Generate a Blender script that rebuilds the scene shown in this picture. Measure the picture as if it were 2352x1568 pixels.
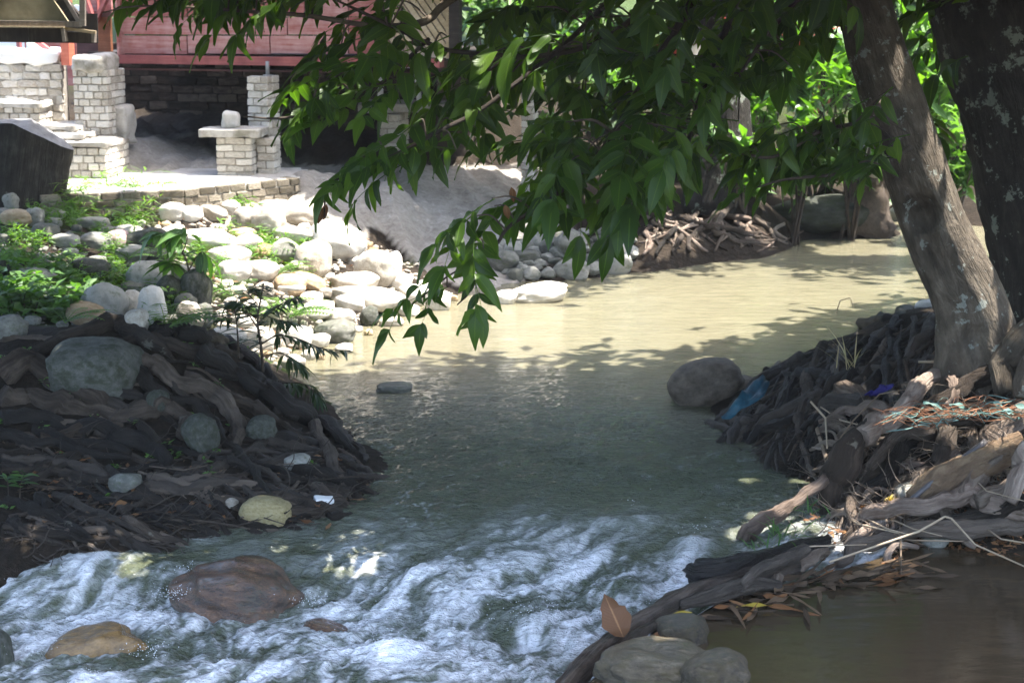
import bpy, bmesh, math, random
import numpy as np
from mathutils import Vector, Matrix, Euler

for o in list(bpy.data.objects):
    bpy.data.objects.remove(o)
scene = bpy.context.scene
col = scene.collection
R = math.radians
rng = random.Random(7)
nrg = np.random.default_rng(11)

# ------------------------------------------------------------------ camera
VW, FV, CAM_H = 2352.0, 4101.0, 3.0
PITCH = math.atan(830.0 / FV)
cd = bpy.data.cameras.new('camera')
cd.sensor_width = 36.0
cd.lens = 36.0 * FV / VW
cd.clip_end = 900.0
cd.dof.use_dof = True
cd.dof.focus_distance = 10.2
cd.dof.aperture_fstop = 4.5
cam = bpy.data.objects.new('camera', cd)
cam.location = (0, 0, CAM_H)
cam.rotation_euler = (math.pi / 2 - PITCH, 0, 0)
col.objects.link(cam)
scene.camera = cam

# ------------------------------------------------------------------ light
SUN_EL, SUN_AZ = R(71.0), R(90.0)          # azimuth measured from +Y (away from camera) towards +X
SUN = Vector((math.sin(SUN_AZ) * math.cos(SUN_EL), math.cos(SUN_AZ) * math.cos(SUN_EL), math.sin(SUN_EL)))
HS = np.array([SUN.x / SUN.z, SUN.y / SUN.z])   # horizontal shift towards the sun for one metre of height
w = bpy.data.worlds.new('World')
scene.world = w
w.use_nodes = True
nt = w.node_tree
nt.nodes.clear()
wo = nt.nodes.new('ShaderNodeOutputWorld')
bg = nt.nodes.new('ShaderNodeBackground')
sky = nt.nodes.new('ShaderNodeTexSky')
sky.sky_type = 'NISHITA'
sky.sun_disc = False
sky.sun_elevation = SUN_EL
sky.sun_rotation = SUN_AZ
sky.dust_density = 2.5
sky.air_density = 1.0
sky.ozone_density = 0.8
bg.inputs['Strength'].default_value = 0.15
nt.links.new(sky.outputs[0], bg.inputs[0])
nt.links.new(bg.outputs[0], wo.inputs[0])
sl = bpy.data.lights.new('sun', 'SUN')
sl.energy = 2.9
sl.angle = R(0.53)
sl.color = (1.0, 0.95, 0.88)
so = bpy.data.objects.new('sun', sl)
so.rotation_euler = SUN.to_track_quat('Z', 'Y').to_euler()
so.location = (6, 6, 20)
col.objects.link(so)
scene.view_settings.view_transform = 'Standard'
scene.view_settings.look = 'None'
scene.view_settings.gamma = 1.0
scene.view_settings.exposure = 2.9
scene.view_settings.use_curve_mapping = False
scene.render.engine = 'CYCLES'
scene.cycles.use_denoising = True
scene.cycles.max_bounces = 8
scene.cycles.transparent_max_bounces = 8
scene.cycles.sample_clamp_indirect = 6.0
scene.cycles.caustics_reflective = False
scene.cycles.caustics_refractive = False

# ------------------------------------------------------------------ pixel rays (pixels of a 2352 x 1568 copy of the photo)
SP, CP = math.sin(PITCH), math.cos(PITCH)

def ray(px, py):
    a, b = (px - 1176.0) / FV, (784.0 - py) / FV
    return np.array([a, CP + b * SP, -SP + b * CP])

def PZ(px, py, z):
    d = ray(px, py)
    t = (z - CAM_H) / d[2]
    return np.array([d[0] * t, d[1] * t, z])

def PY(px, py, y):
    d = ray(px, py)
    t = y / d[1]
    return np.array([d[0] * t, y, CAM_H + d[2] * t])

def to_px(x, y, z):
    dz = np.asarray(z) - CAM_H
    f = y * CP - dz * SP
    u = y * SP + dz * CP
    return 1176.0 + FV * x / f, 784.0 - FV * u / f

def in_poly(px, py, poly):
    px = np.asarray(px, float); py = np.asarray(py, float)
    ins = np.zeros(px.shape, bool)
    n = len(poly)
    for i in range(n):
        x1, y1 = poly[i]; x2, y2 = poly[(i + 1) % n]
        c = ((y1 > py) != (y2 > py)) & (px < (x2 - x1) * (py - y1) / ((y2 - y1) or 1e-9) + x1)
        ins ^= c
    return ins

# ------------------------------------------------------------------ noise
_perm = np.random.default_rng(3).permutation(256)
_perm = np.concatenate([_perm, _perm, _perm])
_g = np.random.default_rng(4).normal(size=(256, 3))
_g /= np.linalg.norm(_g, axis=1)[:, None]

def perlin(x, y, z):
    x, y, z = np.broadcast_arrays(np.asarray(x, float), np.asarray(y, float), np.asarray(z, float))
    xi = np.floor(x).astype(int); yi = np.floor(y).astype(int); zi = np.floor(z).astype(int)
    xf, yf, zf = x - xi, y - yi, z - zi
    u = xf * xf * xf * (xf * (xf * 6 - 15) + 10)
    v = yf * yf * yf * (yf * (yf * 6 - 15) + 10)
    ww = zf * zf * zf * (zf * (zf * 6 - 15) + 10)
    out = 0
    for dx in (0, 1):
        for dy in (0, 1):
            for dz in (0, 1):
                h = _perm[_perm[_perm[(xi + dx) & 255] + ((yi + dy) & 255)] + ((zi + dz) & 255)]
                g = _g[h]
                d = g[..., 0] * (xf - dx) + g[..., 1] * (yf - dy) + g[..., 2] * (zf - dz)
                out = out + d * (u if dx else 1 - u) * (v if dy else 1 - v) * (ww if dz else 1 - ww)
    return out * 1.5

def fbm(x, y, z, o=4, gain=.5):
    s, a, f = 0, 1.0, 1.0
    for i in range(o):
        s = s + a * perlin(x * f + 17.3 * i, y * f + 5.1 * i, z * f)
        a *= gain; f *= 2.03
    return s

def sstep(a, b, x):
    t = np.clip((np.asarray(x, float) - a) / (b - a), 0, 1)
    return t * t * (3 - 2 * t)

# ------------------------------------------------------------------ object helpers
def fast_mesh(name, verts, faces, uv=None, smooth=True, attrs=None):
    """verts (n,3); faces (m,3) or (m,4) array or list of arrays; uv (n,2) per vertex"""
    me = bpy.data.meshes.new(name)
    verts = np.asarray(verts, np.float32)
    fl = faces if isinstance(faces, list) else [faces]
    fl = [np.asarray(f, np.int32) for f in fl if len(f)]
    me.vertices.add(len(verts))
    me.vertices.foreach_set('co', verts.ravel())
    loops = np.concatenate([f.ravel() for f in fl])
    tot = np.concatenate([np.full(len(f), f.shape[1], np.int32) for f in fl])
    start = np.concatenate([[0], np.cumsum(tot)[:-1]]).astype(np.int32)
    me.loops.add(len(loops))
    me.loops.foreach_set('vertex_index', loops)
    me.polygons.add(len(tot))
    me.polygons.foreach_set('loop_start', start)
    me.polygons.foreach_set('loop_total', tot)
    me.polygons.foreach_set('use_smooth', np.full(len(tot), smooth))
    if uv is not None:
        l = me.uv_layers.new(name='UVMap')
        l.data.foreach_set('uv', np.asarray(uv, np.float32)[loops].ravel())
    for k, v in (attrs or {}).items():
        a = me.attributes.new(k, 'FLOAT', 'POINT')
        a.data.foreach_set('value', np.asarray(v, np.float32).ravel())
    me.update(calc_edges=True)
    me.validate()
    return me

def tag(o, label=None, cat=None, group=None, kind=None):
    if label: o['label'] = label
    if cat: o['category'] = cat
    if group: o['group'] = group
    if kind: o['kind'] = kind
    return o

def link(name, me, mat=None, parent=None, loc=None):
    o = bpy.data.objects.new(name, me)
    if mat is not None and me is not None and not me.materials:
        me.materials.append(mat)
    col.objects.link(o)
    if parent is not None: o.parent = parent
    if loc is not None: o.location = loc
    return o

def thing(name, label, cat, loc=(0, 0, 0), group=None):
    o = bpy.data.objects.new(name, None)
    o.empty_display_size = .1
    o.location = loc
    col.objects.link(o)
    return tag(o, label, cat, group)

class MB:
    """collects verts / quads / tris with uv into one mesh"""
    def __init__(s):
        s.v = []; s.q = []; s.t = []; s.uv = []; s.a = []; s.n = 0
    def add(s, v, q=(), t=(), uv=None, a=0.0):
        v = np.asarray(v, float)
        s.v.append(v)
        if len(q): s.q.append(np.asarray(q, int) + s.n)
        if len(t): s.t.append(np.asarray(t, int) + s.n)
        s.uv.append(np.zeros((len(v), 2)) if uv is None else np.asarray(uv, float))
        s.a.append(np.full(len(v), a) if np.isscalar(a) else np.asarray(a, float))
        s.n += len(v)
    def mesh(s, name, smooth=True):
        fl = []
        if s.q: fl.append(np.concatenate(s.q))
        if s.t: fl.append(np.concatenate(s.t))
        return fast_mesh(name, np.concatenate(s.v), fl, np.concatenate(s.uv), smooth, {'tint': np.concatenate(s.a)})
    def obj(s, name, mat, parent=None, smooth=True, off=None):
        if off is not None:
            off = np.asarray(off, float)
            s.v = [v - off for v in s.v]
        return link(name, s.mesh(name, smooth), mat, parent, None if off is None or parent is not None else tuple(off))
    def box(s, c, size, rot=None, a=0.0):
        b = np.array([[x, y, z] for x in (-.5, .5) for y in (-.5, .5) for z in (-.5, .5)]) * np.asarray(size)
        if rot is not None: b = b @ np.asarray(rot).T
        b = b + np.asarray(c)
        q = [[0, 1, 3, 2], [4, 6, 7, 5], [0, 4, 5, 1], [2, 3, 7, 6], [0, 2, 6, 4], [1, 5, 7, 3]]
        s.add(b, q, a=a)

def rotz(a):
    return np.array([[math.cos(a), -math.sin(a), 0], [math.sin(a), math.cos(a), 0], [0, 0, 1]])

def catmull(P, n):
    P = np.asarray(P, float)
    P = np.vstack([2 * P[0] - P[1], P, 2 * P[-1] - P[-2]])
    out = []
    m = len(P) - 3
    ts = np.linspace(0, m, n)
    for t in ts:
        i = min(int(t), m - 1); f = t - i
        p0, p1, p2, p3 = P[i:i + 4]
        out.append(.5 * (2 * p1 + (p2 - p0) * f + (2 * p0 - 5 * p1 + 4 * p2 - p3) * f * f + (3 * p1 - p0 - 3 * p2 + p3) * f ** 3))
    return np.array(out)

def tube(P, r, sides=10, seed=0.0, amp=.18, freq=3.0, flute=0.0, cap=True, flat=1.0, fine=0.0):
    """swept tube with lumpy cross sections; returns verts, quads, tris, uv"""
    P = np.asarray(P, float); n = len(P)
    r = np.interp(np.linspace(0, 1, n), np.linspace(0, 1, len(r)), r) if not np.isscalar(r) else np.full(n, float(r))
    T = np.gradient(P, axis=0); T /= np.maximum(np.linalg.norm(T, axis=1), 1e-9)[:, None]
    up = np.array([0, 0, 1.0]) if abs(T[0][2]) < .9 else np.array([0, 1.0, 0])
    N = np.zeros((n, 3)); B = np.zeros((n, 3))
    nn = up - T[0] * (up @ T[0]); nn /= np.linalg.norm(nn)
    for i in range(n):
        nn = nn - T[i] * (nn @ T[i]); nn /= max(np.linalg.norm(nn), 1e-9)
        N[i] = nn; B[i] = np.cross(T[i], nn)
    L = np.concatenate([[0], np.cumsum(np.linalg.norm(np.diff(P, axis=0), axis=1))])
    a = np.linspace(0, 2 * np.pi, sides + 1)
    ca, sa = np.cos(a), np.sin(a)
    rr = r[:, None] * np.ones(sides + 1)[None]
    LL = L[:, None] * np.ones(sides + 1)[None]
    mean = max(float(r.mean()), 1e-4)
    if amp:
        rr = rr * (1 + amp * fbm(ca[None] * 1.1 + seed, sa[None] * 1.1 + seed * 1.7, LL / mean / freq, 3))
    if flute:
        rr = rr * (1 + flute * perlin(ca[None] * 3.1 + seed, sa[None] * 3.1, LL / mean / 9 + seed))
    if fine:
        rr = rr * (1 + fine * perlin(ca[None] * 6.1 + seed, sa[None] * 6.1, LL / mean * 1.1 + seed))
    V = P[:, None] + rr[..., None] * (ca[None, :, None] * N[:, None] * flat + sa[None, :, None] * B[:, None])
    uv = np.stack([np.broadcast_to(a / (2 * np.pi) * 2 * np.pi * mean, rr.shape), LL], -1)
    k = sides + 1
    i = np.arange(n - 1)[:, None] * k; j = np.arange(sides)[None]
    q = np.stack([i + j, i + j + 1, i + k + j + 1, i + k + j], -1).reshape(-1, 4)
    V = V.reshape(-1, 3); uv = uv.reshape(-1, 2)
    t = np.zeros((0, 3), int)
    if cap:
        c0, c1 = len(V), len(V) + 1
        V = np.vstack([V, P[0], P[-1]]); uv = np.vstack([uv, [0, 0], [0, L[-1]]])
        jj = np.arange(sides)
        t = np.vstack([np.stack([np.full(sides, c0), jj + 1, jj], -1),
                       np.stack([np.full(sides, c1), (n - 1) * k + jj, (n - 1) * k + jj + 1], -1)])
    return V, q, t, uv

# ------------------------------------------------------------------ materials
class NT:
    def __init__(s, name):
        s.m = bpy.data.materials.new(name); s.m.use_nodes = True
        s.t = s.m.node_tree; s.t.nodes.clear()
        s.out = s.t.nodes.new('ShaderNodeOutputMaterial')
    def n(s, typ, ins=None, **props):
        x = s.t.nodes.new('ShaderNode' + typ)
        for k, v in props.items(): setattr(x, k, v)
        for k, v in (ins or {}).items(): s.set(x.inputs[k], v)
        return x
    def set(s, sock, v):
        if hasattr(v, 'is_output'): s.t.links.new(v, sock)
        elif isinstance(v, bpy.types.Node): s.t.links.new(v.outputs[0], sock)
        else:
            if sock.type == 'RGBA' and len(v) == 3: v = (*v, 1)
            sock.default_value = v
    def noise(s, vec, scale, detail=4, rough=.55, dist=0.0):
        return s.n('TexNoise', {'Vector': vec, 'Scale': scale, 'Detail': detail, 'Roughness': rough, 'Distortion': dist}).outputs['Fac']
    def ramp(s, fac, *stops):
        x = s.n('ValToRGB', {'Fac': fac})
        e = x.color_ramp.elements
        while len(e) < len(stops): e.new(.5)
        for el, (p, c) in zip(e, stops):
            el.position = p
            el.color = (*c, 1) if not np.isscalar(c) else (c, c, c, 1)
        return x.outputs[0]
    def mix(s, f, a, b, typ='MIX'):
        x = s.n('Mix', data_type='RGBA', blend_type=typ)
        s.set(x.inputs[0], f); s.set(x.inputs[6], a); s.set(x.inputs[7], b)
        return x.outputs[2]
    def math(s, op, a, b=0.0, c=0.0):
        x = s.n('Math', operation=op)
        s.set(x.inputs[0], a); s.set(x.inputs[1], b); s.set(x.inputs[2], c)
        return x.outputs[0]
    def bump(s, h, strength=.4, dist=.02, normal=None):
        ins = {'Height': h, 'Strength': strength, 'Distance': dist}
        if normal is not None: ins['Normal'] = normal
        return s.n('Bump', ins).outputs[0]
    def fin(s, **ins):
        b = s.n('BsdfPrincipled', {k.replace('_', ' '): v for k, v in ins.items()})
        s.t.links.new(b.outputs[0], s.out.inputs[0])
        return s.m
    def mapped(s, vec, sc):
        return s.n('Mapping', {'Vector': vec, 'Scale': sc}).outputs[0]

def obj_coord(t, shift=True):
    c = t.n('TexCoord').outputs['Object']
    if not shift: return c
    r = t.n('ObjectInfo').outputs['Random']
    off = t.n('CombineXYZ', {0: t.math('MULTIPLY', r, 37.0), 1: t.math('MULTIPLY', r, 91.0), 2: t.math('MULTIPLY', r, 13.0)})
    return t.n('VectorMath', {0: c, 1: off.outputs[0]}, operation='ADD').outputs[0]

def stone_mat(name, dark, mid, light, scale=3.0, rough=.75, bump=.35, spec=.35, vary=.5, moss=None, mosscov=.5, speck=.25):
    t = NT(name)
    c = obj_coord(t)
    r = t.n('ObjectInfo').outputs['Random']
    n1 = t.noise(c, scale, 6, .62)
    n2 = t.noise(c, scale * 9, 3, .7)
    f = t.math('ADD', t.math('MULTIPLY', n1, .75), t.math('MULTIPLY', n2, .25))
    f = t.math('ADD', f, t.math('MULTIPLY', t.math('SUBTRACT', r, .5), vary))
    base = t.ramp(f, (.3, dark), (.5, mid), (.72, light))
    sp = t.ramp(t.noise(c, scale * 28, 2, .6), (.36, 0.0), (.46, 1.0))
    base = t.mix(t.math('MULTIPLY', t.math('SUBTRACT', 1.0, sp), speck), base, dark)
    if moss:
        m = t.ramp(t.noise(c, scale * .9, 5, .7), (mosscov - .06, 0.0), (mosscov + .1, 1.0))
        base = t.mix(t.math('MULTIPLY', m, .8), base, moss)
    h = t.math('ADD', t.math('MULTIPLY', n1, 1.0), t.math('MULTIPLY', n2, .35))
    return t.fin(Base_Color=base, Roughness=rough, Specular_IOR_Level=spec, Normal=t.bump(h, bump, .03))

def wood_mat(name, dark, mid, light, stretch=(14, 1.4), rough=.8, bump=.5, vary=.35, lichen=None, lcov=.62, spec=.3, lscale=5.0):
    """streaks along the tube: uv in metres"""
    t = NT(name)
    uv = t.n('TexCoord').outputs['UV']
    r = t.n('ObjectInfo').outputs['Random']
    off = t.n('CombineXYZ', {0: t.math('MULTIPLY', r, 31.0), 1: t.math('MULTIPLY', r, 57.0), 2: t.math('MULTIPLY', r, 7.0)})
    uvs = t.n('VectorMath', {0: uv, 1: off.outputs[0]}, operation='ADD').outputs[0]
    oc = obj_coord(t)
    n1 = t.noise(t.mapped(uvs, (stretch[0], stretch[1], 1)), 2.0, 6, .65, .6)
    n2 = t.noise(oc, 9.0, 5, .6)
    n3 = t.noise(t.mapped(uvs, (stretch[0] * 3, stretch[1] * 2, 1)), 3.0, 3, .6)
    f = t.math('ADD', t.math('MULTIPLY', n1, .55), t.math('MULTIPLY', n2, .45))
    f = t.math('ADD', f, t.math('MULTIPLY', t.math('SUBTRACT', r, .5), vary))
    base = t.ramp(f, (.3, dark), (.5, mid), (.7, light))
    if lichen:
        m = t.ramp(t.math('ADD', t.math('MULTIPLY', t.noise(oc, lscale, 5, .6), .8), t.math('MULTIPLY', t.noise(oc, lscale * 6, 3, .6), .2)), (lcov, 0.0), (lcov + .035, 1.0))
        base = t.mix(t.math('MULTIPLY', m, .85), base, lichen)
    h = t.math('ADD', t.math('MULTIPLY', n1, 1.0), t.math('MULTIPLY', n3, .4))
    h = t.math('ADD', h, t.math('MULTIPLY', n2, .5))
    return t.fin(Base_Color=base, Roughness=rough, Specular_IOR_Level=spec, Normal=t.bump(h, bump, .045))

def leaf_mat(name, c_dark, c_mid, c_light, trans=.35, rough=.35, tcol=None, spec=.5):
    t = NT(name)
    r = t.n('ObjectInfo').outputs['Random']
    a = t.n('Attribute', attribute_name='tint').outputs['Fac']
    f = t.math('FRACT', t.math('ADD', r, a))
    base = t.ramp(f, (.0, c_dark), (.5, c_mid), (1.0, c_light))
    uv = t.n('TexCoord').outputs['UV']
    sx = t.n('SeparateXYZ', {0: uv})
    vein = t.math('ABSOLUTE', t.math('SINE', t.math('MULTIPLY', t.math('ADD', sx.outputs[1], t.math('MULTIPLY', t.math('ABSOLUTE', sx.outputs[0]), -.25)), 42.0)))
    mid = t.ramp(t.math('ABSOLUTE', sx.outputs[0]), (.0, 1.0), (.10, 0.0))
    base = t.mix(t.math('MULTIPLY', mid, .35), base, tuple(min(1, x * 2.0) for x in c_light))
    p = t.n('BsdfPrincipled', {'Base Color': base, 'Roughness': rough, 'Specular IOR Level': spec,
                               'Normal': t.bump(vein, .18, .004)})
    tc = t.mix(1.0, base, tcol or (1.6, 1.9, .55), 'MULTIPLY')
    tr = t.n('BsdfTranslucent', {'Color': tc})
    mx = t.n('MixShader', {0: trans, 1: p.outputs[0], 2: tr.outputs[0]})
    t.t.links.new(mx.outputs[0], t.out.inputs[0])
    return t.m
# ------------------------------------------------------------------ terrain
CT = []
def cz(*l):
    for px, py, z in l: CT.append(PZ(px, py, z))
def cw(*l):
    for p in l: CT.append(np.array(p, float))
# left root mound
cz((0, 790, .62), (60, 772, .66), (150, 770, .70), (270, 758, .72), (380, 785, .68), (470, 785, .64), (540, 810, .52), (600, 870, .28),
   (640, 935, .13), (720, 985, .10), (830, 1045, .05), (915, 1100, -.03))
cz((100, 900, .45), (250, 960, .32), (450, 960, .29), (100, 1050, .2), (350, 1060, .17), (600, 1050, .12), (200, 1180, .04), (0, 1200, .05),
   (300, 1215, .02), (560, 1215, -.03), (780, 1195, -.04), (890, 1150, -.05), (0, 1320, -.06), (150, 1285, -.05), (300, 1285, -.07), (450, 1270, -.09), (600, 1240, -.07), (720, 1225, -.06))
for px, py, z in ((0, 1320, -.06), (150, 1290, -.05), (300, 1290, -.07), (450, 1275, -.09), (600, 1245, -.07), (800, 1210, -.05)):     # the bank drops off steeply into the rapid
    p = PZ(px, py, z); cw((p[0] + .05, p[1] - .16, -.42))
for px, z in ((0, .46), (150, .45), (270, .42), (400, .38), (500, .28), (580, .1)):     # hollow behind the mound
    p = PZ(px, 770, .68); cw((p[0], p[1] + 1.5, z))
# boulder slope
cz((20, 735, .45), (50, 640, .6), (100, 560, .72), (50, 490, .85), (200, 500, .7), (200, 640, .52), (350, 620, .5), (350, 520, .65), (450, 480, .66),
   (600, 485, .58), (700, 490, .52), (550, 600, .42), (700, 600, .36), (850, 560, .36), (900, 640, .2), (950, 690, .04), (850, 745, -.03),
   (760, 795, -.04), (660, 850, -.08), (1050, 690, -.02), (1130, 672, -.04), (600, 720, .22), (520, 740, .26), (420, 700, .34))
# terrace, dirt ramp and the ground under the house
cw((-4.6, 17.3, .98), (-3.4, 17.9, .98), (-2.4, 18.7, .98), (-6, 18, 1.0), (-5, 18.5, 1.0))
cz((300, 385, 1.02), (450, 350, 1.1), (600, 390, 1.0))
cz((300, 330, 1.24), (250, 345, 1.2), (420, 300, 1.28), (400, 268, 1.34), (200, 330, 1.26), (560, 310, 1.2), (700, 335, 1.12), (800, 310, 1.2))
cw((-6, 21, 1.4), (-6, 24, 1.5), (-2, 23, 1.35), (1, 23, 1.3), (-3, 26, 1.6), (1, 27, 1.7))
# grey sandy slope
cz((735, 405, .95), (1000, 625, .1), (1000, 645, .06), (800, 480, .68), (900, 440, .8), (1000, 500, .5), (1100, 600, .15), (1150, 655, -.02),
   (1200, 450, .75), (1200, 520, .45), (1200, 585, .2), (1200, 640, -.1), (1330, 622, -.08), (1330, 575, .22), (1420, 602, -.05), (1420, 545, .28), (1500, 592, -.05),
   (1500, 500, .45), (1650, 480, .5), (1650, 578, -.05), (1780, 545, -.06), (1780, 480, .35), (1930, 522, -.06), (2070, 512, -.06),
   (2150, 470, .2), (2000, 455, .4), (1900, 420, .6), (1700, 400, .8), (1500, 430, .75), (1100, 500, .5))
cw((1, 22, 1.0), (3, 24, 1.0), (6, 25, 1.0), (9, 23, .9), (10, 20, .3), (3, 30, 1.6), (8, 32, 1.8), (0, 40, 3), (8, 42, 3.5), (-8, 40, 3.5))
# right bank
cz((1765, 858, .24), (1900, 778, .46), (2050, 728, .62), (2150, 708, .68), (2352, 700, .76))
for px, py, z in ((1800, 850, .24), (1900, 770, .5), (2050, 720, .65), (2200, 705, .7), (2352, 690, .8)):
    p = PZ(px, py, z); cw((p[0] + .1, p[1] + 1.0, -.12), (p[0] + .1, p[1] + 1.9, -.4))
cz((1625, 985, -.04), (1700, 1035, -.05), (1850, 1135, -.05), (1900, 1000, .2), (2100, 900, .42), (2200, 870, .56), (2350, 850, .62), (2352, 1000, .46),
   (2100, 1050, .2), (2000, 1150, .07), (2352, 1150, .22), (2200, 1230, .0), (2352, 1250, .0), (1770, 1180, -.14), (1720, 1285, -.2), (1900, 1285, -.12),
   (2050, 1310, -.12), (2352, 1300, -.14), (1650, 900, -.1))
cw((3.6, 10.8, .75), (4.5, 12, .9), (4.5, 10, .8), (4.2, 9.0, .3), (4.2, 8.5, -.1), (6, 12, 1.2), (6, 10, 1.0), (6, 14, .6), (7, 15.5, -.2), (10, 12, 1.8), (10, 15, .5))
# pond bed and river bed
cw((.9, 8.2, -.4), (1.6, 8.3, -.36), (2.5, 8.2, -.36), (3.4, 8.2, -.36), (3, 7, -.5), (1.5, 7, -.5))
for px, py in ((1200, 900), (1300, 760), (1700, 700), (1900, 640), (1300, 1050), (1500, 850), (1000, 830), (1900, 720), (1000, 960), (2080, 600)):
    CT.append(PZ(px, py, -.42))
cw((0, 9.8, -.5), (-.8, 9.3, -.55), (.6, 9.4, -.55), (-1.4, 8.6, -.65), (0, 8.5, -.65), (-.6, 7.6, -.75), (.4, 7.6, -.75), (-2.2, 8.2, -.7), (-3, 8.0, -.7),
   (-1.5, 7, -.8), (-2.8, 8.75, -.5), (0, 5, -.9), (-4, 5, -.8), (4, 5, -.8))
# surroundings
cw((-4, 9.6, .3), (-4.5, 8.6, -.2), (-5, 11, .8), (-5, 13, .7), (-6, 15, 1.0), (-8, 12, 1.3), (-8, 16, 1.4), (-8, 9, 1.2), (-9, 5, 1.5), (9, 5, 1.5), (9, 9, 1.5),
   (-12, 20, 1.8), (14, 20, 1.2), (14, 26, 2.0), (0, -6, -.8), (-30, 0, 3), (30, 0, 3), (-40, 40, 5), (40, 40, 5), (0, 70, 8), (-60, -60, 5), (60, -60, 5), (-120, 120, 14), (120, 120, 14), (0, 150, 16), (0, -150, 6))
CT = np.array(CT)
_D = np.linalg.norm(CT[:, None, :2] - CT[None, :, :2], axis=2)
_A = np.zeros((len(CT) + 1,) * 2)
_A[:-1, :-1] = _D - np.eye(len(CT)) * .02
_A[-1, :-1] = 1; _A[:-1, -1] = 1
_W = np.linalg.lstsq(_A, np.append(CT[:, 2], 0), rcond=None)[0]

def H_raw(x, y):
    x = np.asarray(x, float); y = np.asarray(y, float)
    sh = x.shape; x = x.ravel(); y = y.ravel()
    out = np.empty(len(x))
    for i in range(0, len(x), 20000):
        d = np.hypot(x[i:i + 20000, None] - CT[None, :, 0], y[i:i + 20000, None] - CT[None, :, 1])
        out[i:i + 20000] = d @ _W[:-1] + _W[-1]
    sl = sstep(16.5, 17.5, y) * sstep(1.6, .8, x)
    out = out + sl * (.075 * fbm(x * 2.6 + y * .8, y * 1.3, 4.0, 5, .6) + .05 * (1 - 2 * np.abs(perlin(x * 3.5 + y * 1.2, y * 1.0, 8.0))))
    out = out + .035 * fbm(x * 1.6, y * 1.6, 0.3, 4) + .012 * fbm(x * 7, y * 7, 2.3, 3)
    return out.reshape(sh)

GX0, GY0, GS = -9.0, 5.0, .06
_gx = np.arange(GX0, 10.0, GS); _gy = np.arange(GY0, 34.0, GS)
_GZ = H_raw(*np.meshgrid(_gx, _gy))

def HT(x, y):
    x = np.clip((np.asarray(x, float) - GX0) / GS, 0, len(_gx) - 1.01); y = np.clip((np.asarray(y, float) - GY0) / GS, 0, len(_gy) - 1.01)
    i = x.astype(int); j = y.astype(int); fx = x - i; fy = y - j
    return (_GZ[j, i] * (1 - fx) + _GZ[j, i + 1] * fx) * (1 - fy) + (_GZ[j + 1, i] * (1 - fx) + _GZ[j + 1, i + 1] * fx) * fy

def wlev(x, y):
    """water level: flat pool, then the rapid; the side pond on the right stays level"""
    x = np.asarray(x, float); y = np.asarray(y, float)
    s = np.clip((10.0 - y) / 1.75, 0, None)
    drop = -.25 * np.where(s < 1, s * s * (3 - 2 * s), 1 + .25 * (s - 1))
    # the log dam runs from (0.3, 8.25) to (2.0, 9.5): right of it lies the pond
    side = (x - np.interp(y, [6.6, 7.62, 8.48, 8.86, 9.4], [-.25, .333, .93, 1.49, 2.2])) * .75
    pond = sstep(-.06, .10, side) * sstep(10.2, 9.6, y)
    return drop * (1 - pond) + (-.03) * pond

_tt = np.arange(6.5, 40, .03)
def G(px, py, water=False):
    """first hit of a pixel's ray with the ground (or the water)"""
    d = ray(px, py); d = d / d[1]
    x, z = d[0] * _tt, CAM_H + d[2] * _tt
    h = HT(x, _tt)
    if water: h = np.maximum(h, wlev(x, _tt))
    k = np.argmax(z < h)
    if not (z < h).any(): k = len(_tt) - 1
    t = _tt[k]
    if k > 0:
        a, b = z[k - 1] - h[k - 1], z[k] - h[k]
        t = _tt[k - 1] + .03 * a / max(a - b, 1e-6)
    return np.array([d[0] * t, t, CAM_H + d[2] * t])

def axis(lo, hi, far_lo, far_hi, s):
    mid = np.arange(lo, hi, s)
    a = [lo]; g = s
    while a[-1] > far_lo: g *= 1.22; a.append(a[-1] - g)
    b = [mid[-1]]; g = s
    while b[-1] < far_hi: g *= 1.22; b.append(b[-1] + g)
    return np.array(a[:0:-1] + list(mid) + b[1:])

def grid_mesh(name, xs, ys, Z, attrs=None):
    X, Y = np.meshgrid(xs, ys)
    nx, ny = len(xs), len(ys)
    V = np.stack([X, Y, Z], -1).reshape(-1, 3)
    i = (np.arange(ny - 1)[:, None] * nx + np.arange(nx - 1)[None])
    q = np.stack([i, i + 1, i + nx + 1, i + nx], -1).reshape(-1, 4)
    return fast_mesh(name, V, q, V[:, :2], True, attrs)

xs = axis(-5.5, 5.5, -160, 160, .05); ys = axis(7.0, 21, -160, 170, .05)
X, Y = np.meshgrid(xs, ys)
Z = H_raw(X, Y)
Xp, Yp = to_px(X, np.maximum(Y, 1), Z)
# materials of the ground itself: pale packed sand on the upper slope and terrace, dark soil elsewhere, fading to soil under the house with its shade painted in
sand = np.where(Y > 16.6, 1.0, 0) * in_poly(Xp, Yp, [(640, 380), (1260, 380), (1330, 560), (1150, 680), (1000, 640), (860, 520), (640, 470)])
sand = np.maximum(sand, ((Y > 17.3) & (X < -1.5) & (X > -9)) * sstep(20.6, 19.2, Y))
sand = np.clip(sand + .25 * fbm(X * 2, Y * 2, 5.0, 3) * (sand > 0), 0, 1)
green = sstep(-.15, .35, fbm(X * 1.2, Y * 1.2, 9.0, 4)) * ((Y > 12.5) & (Y < 18) & (X < -1)) * .7
green = np.maximum(green, sstep(23, 28, Y) * .8)

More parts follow.
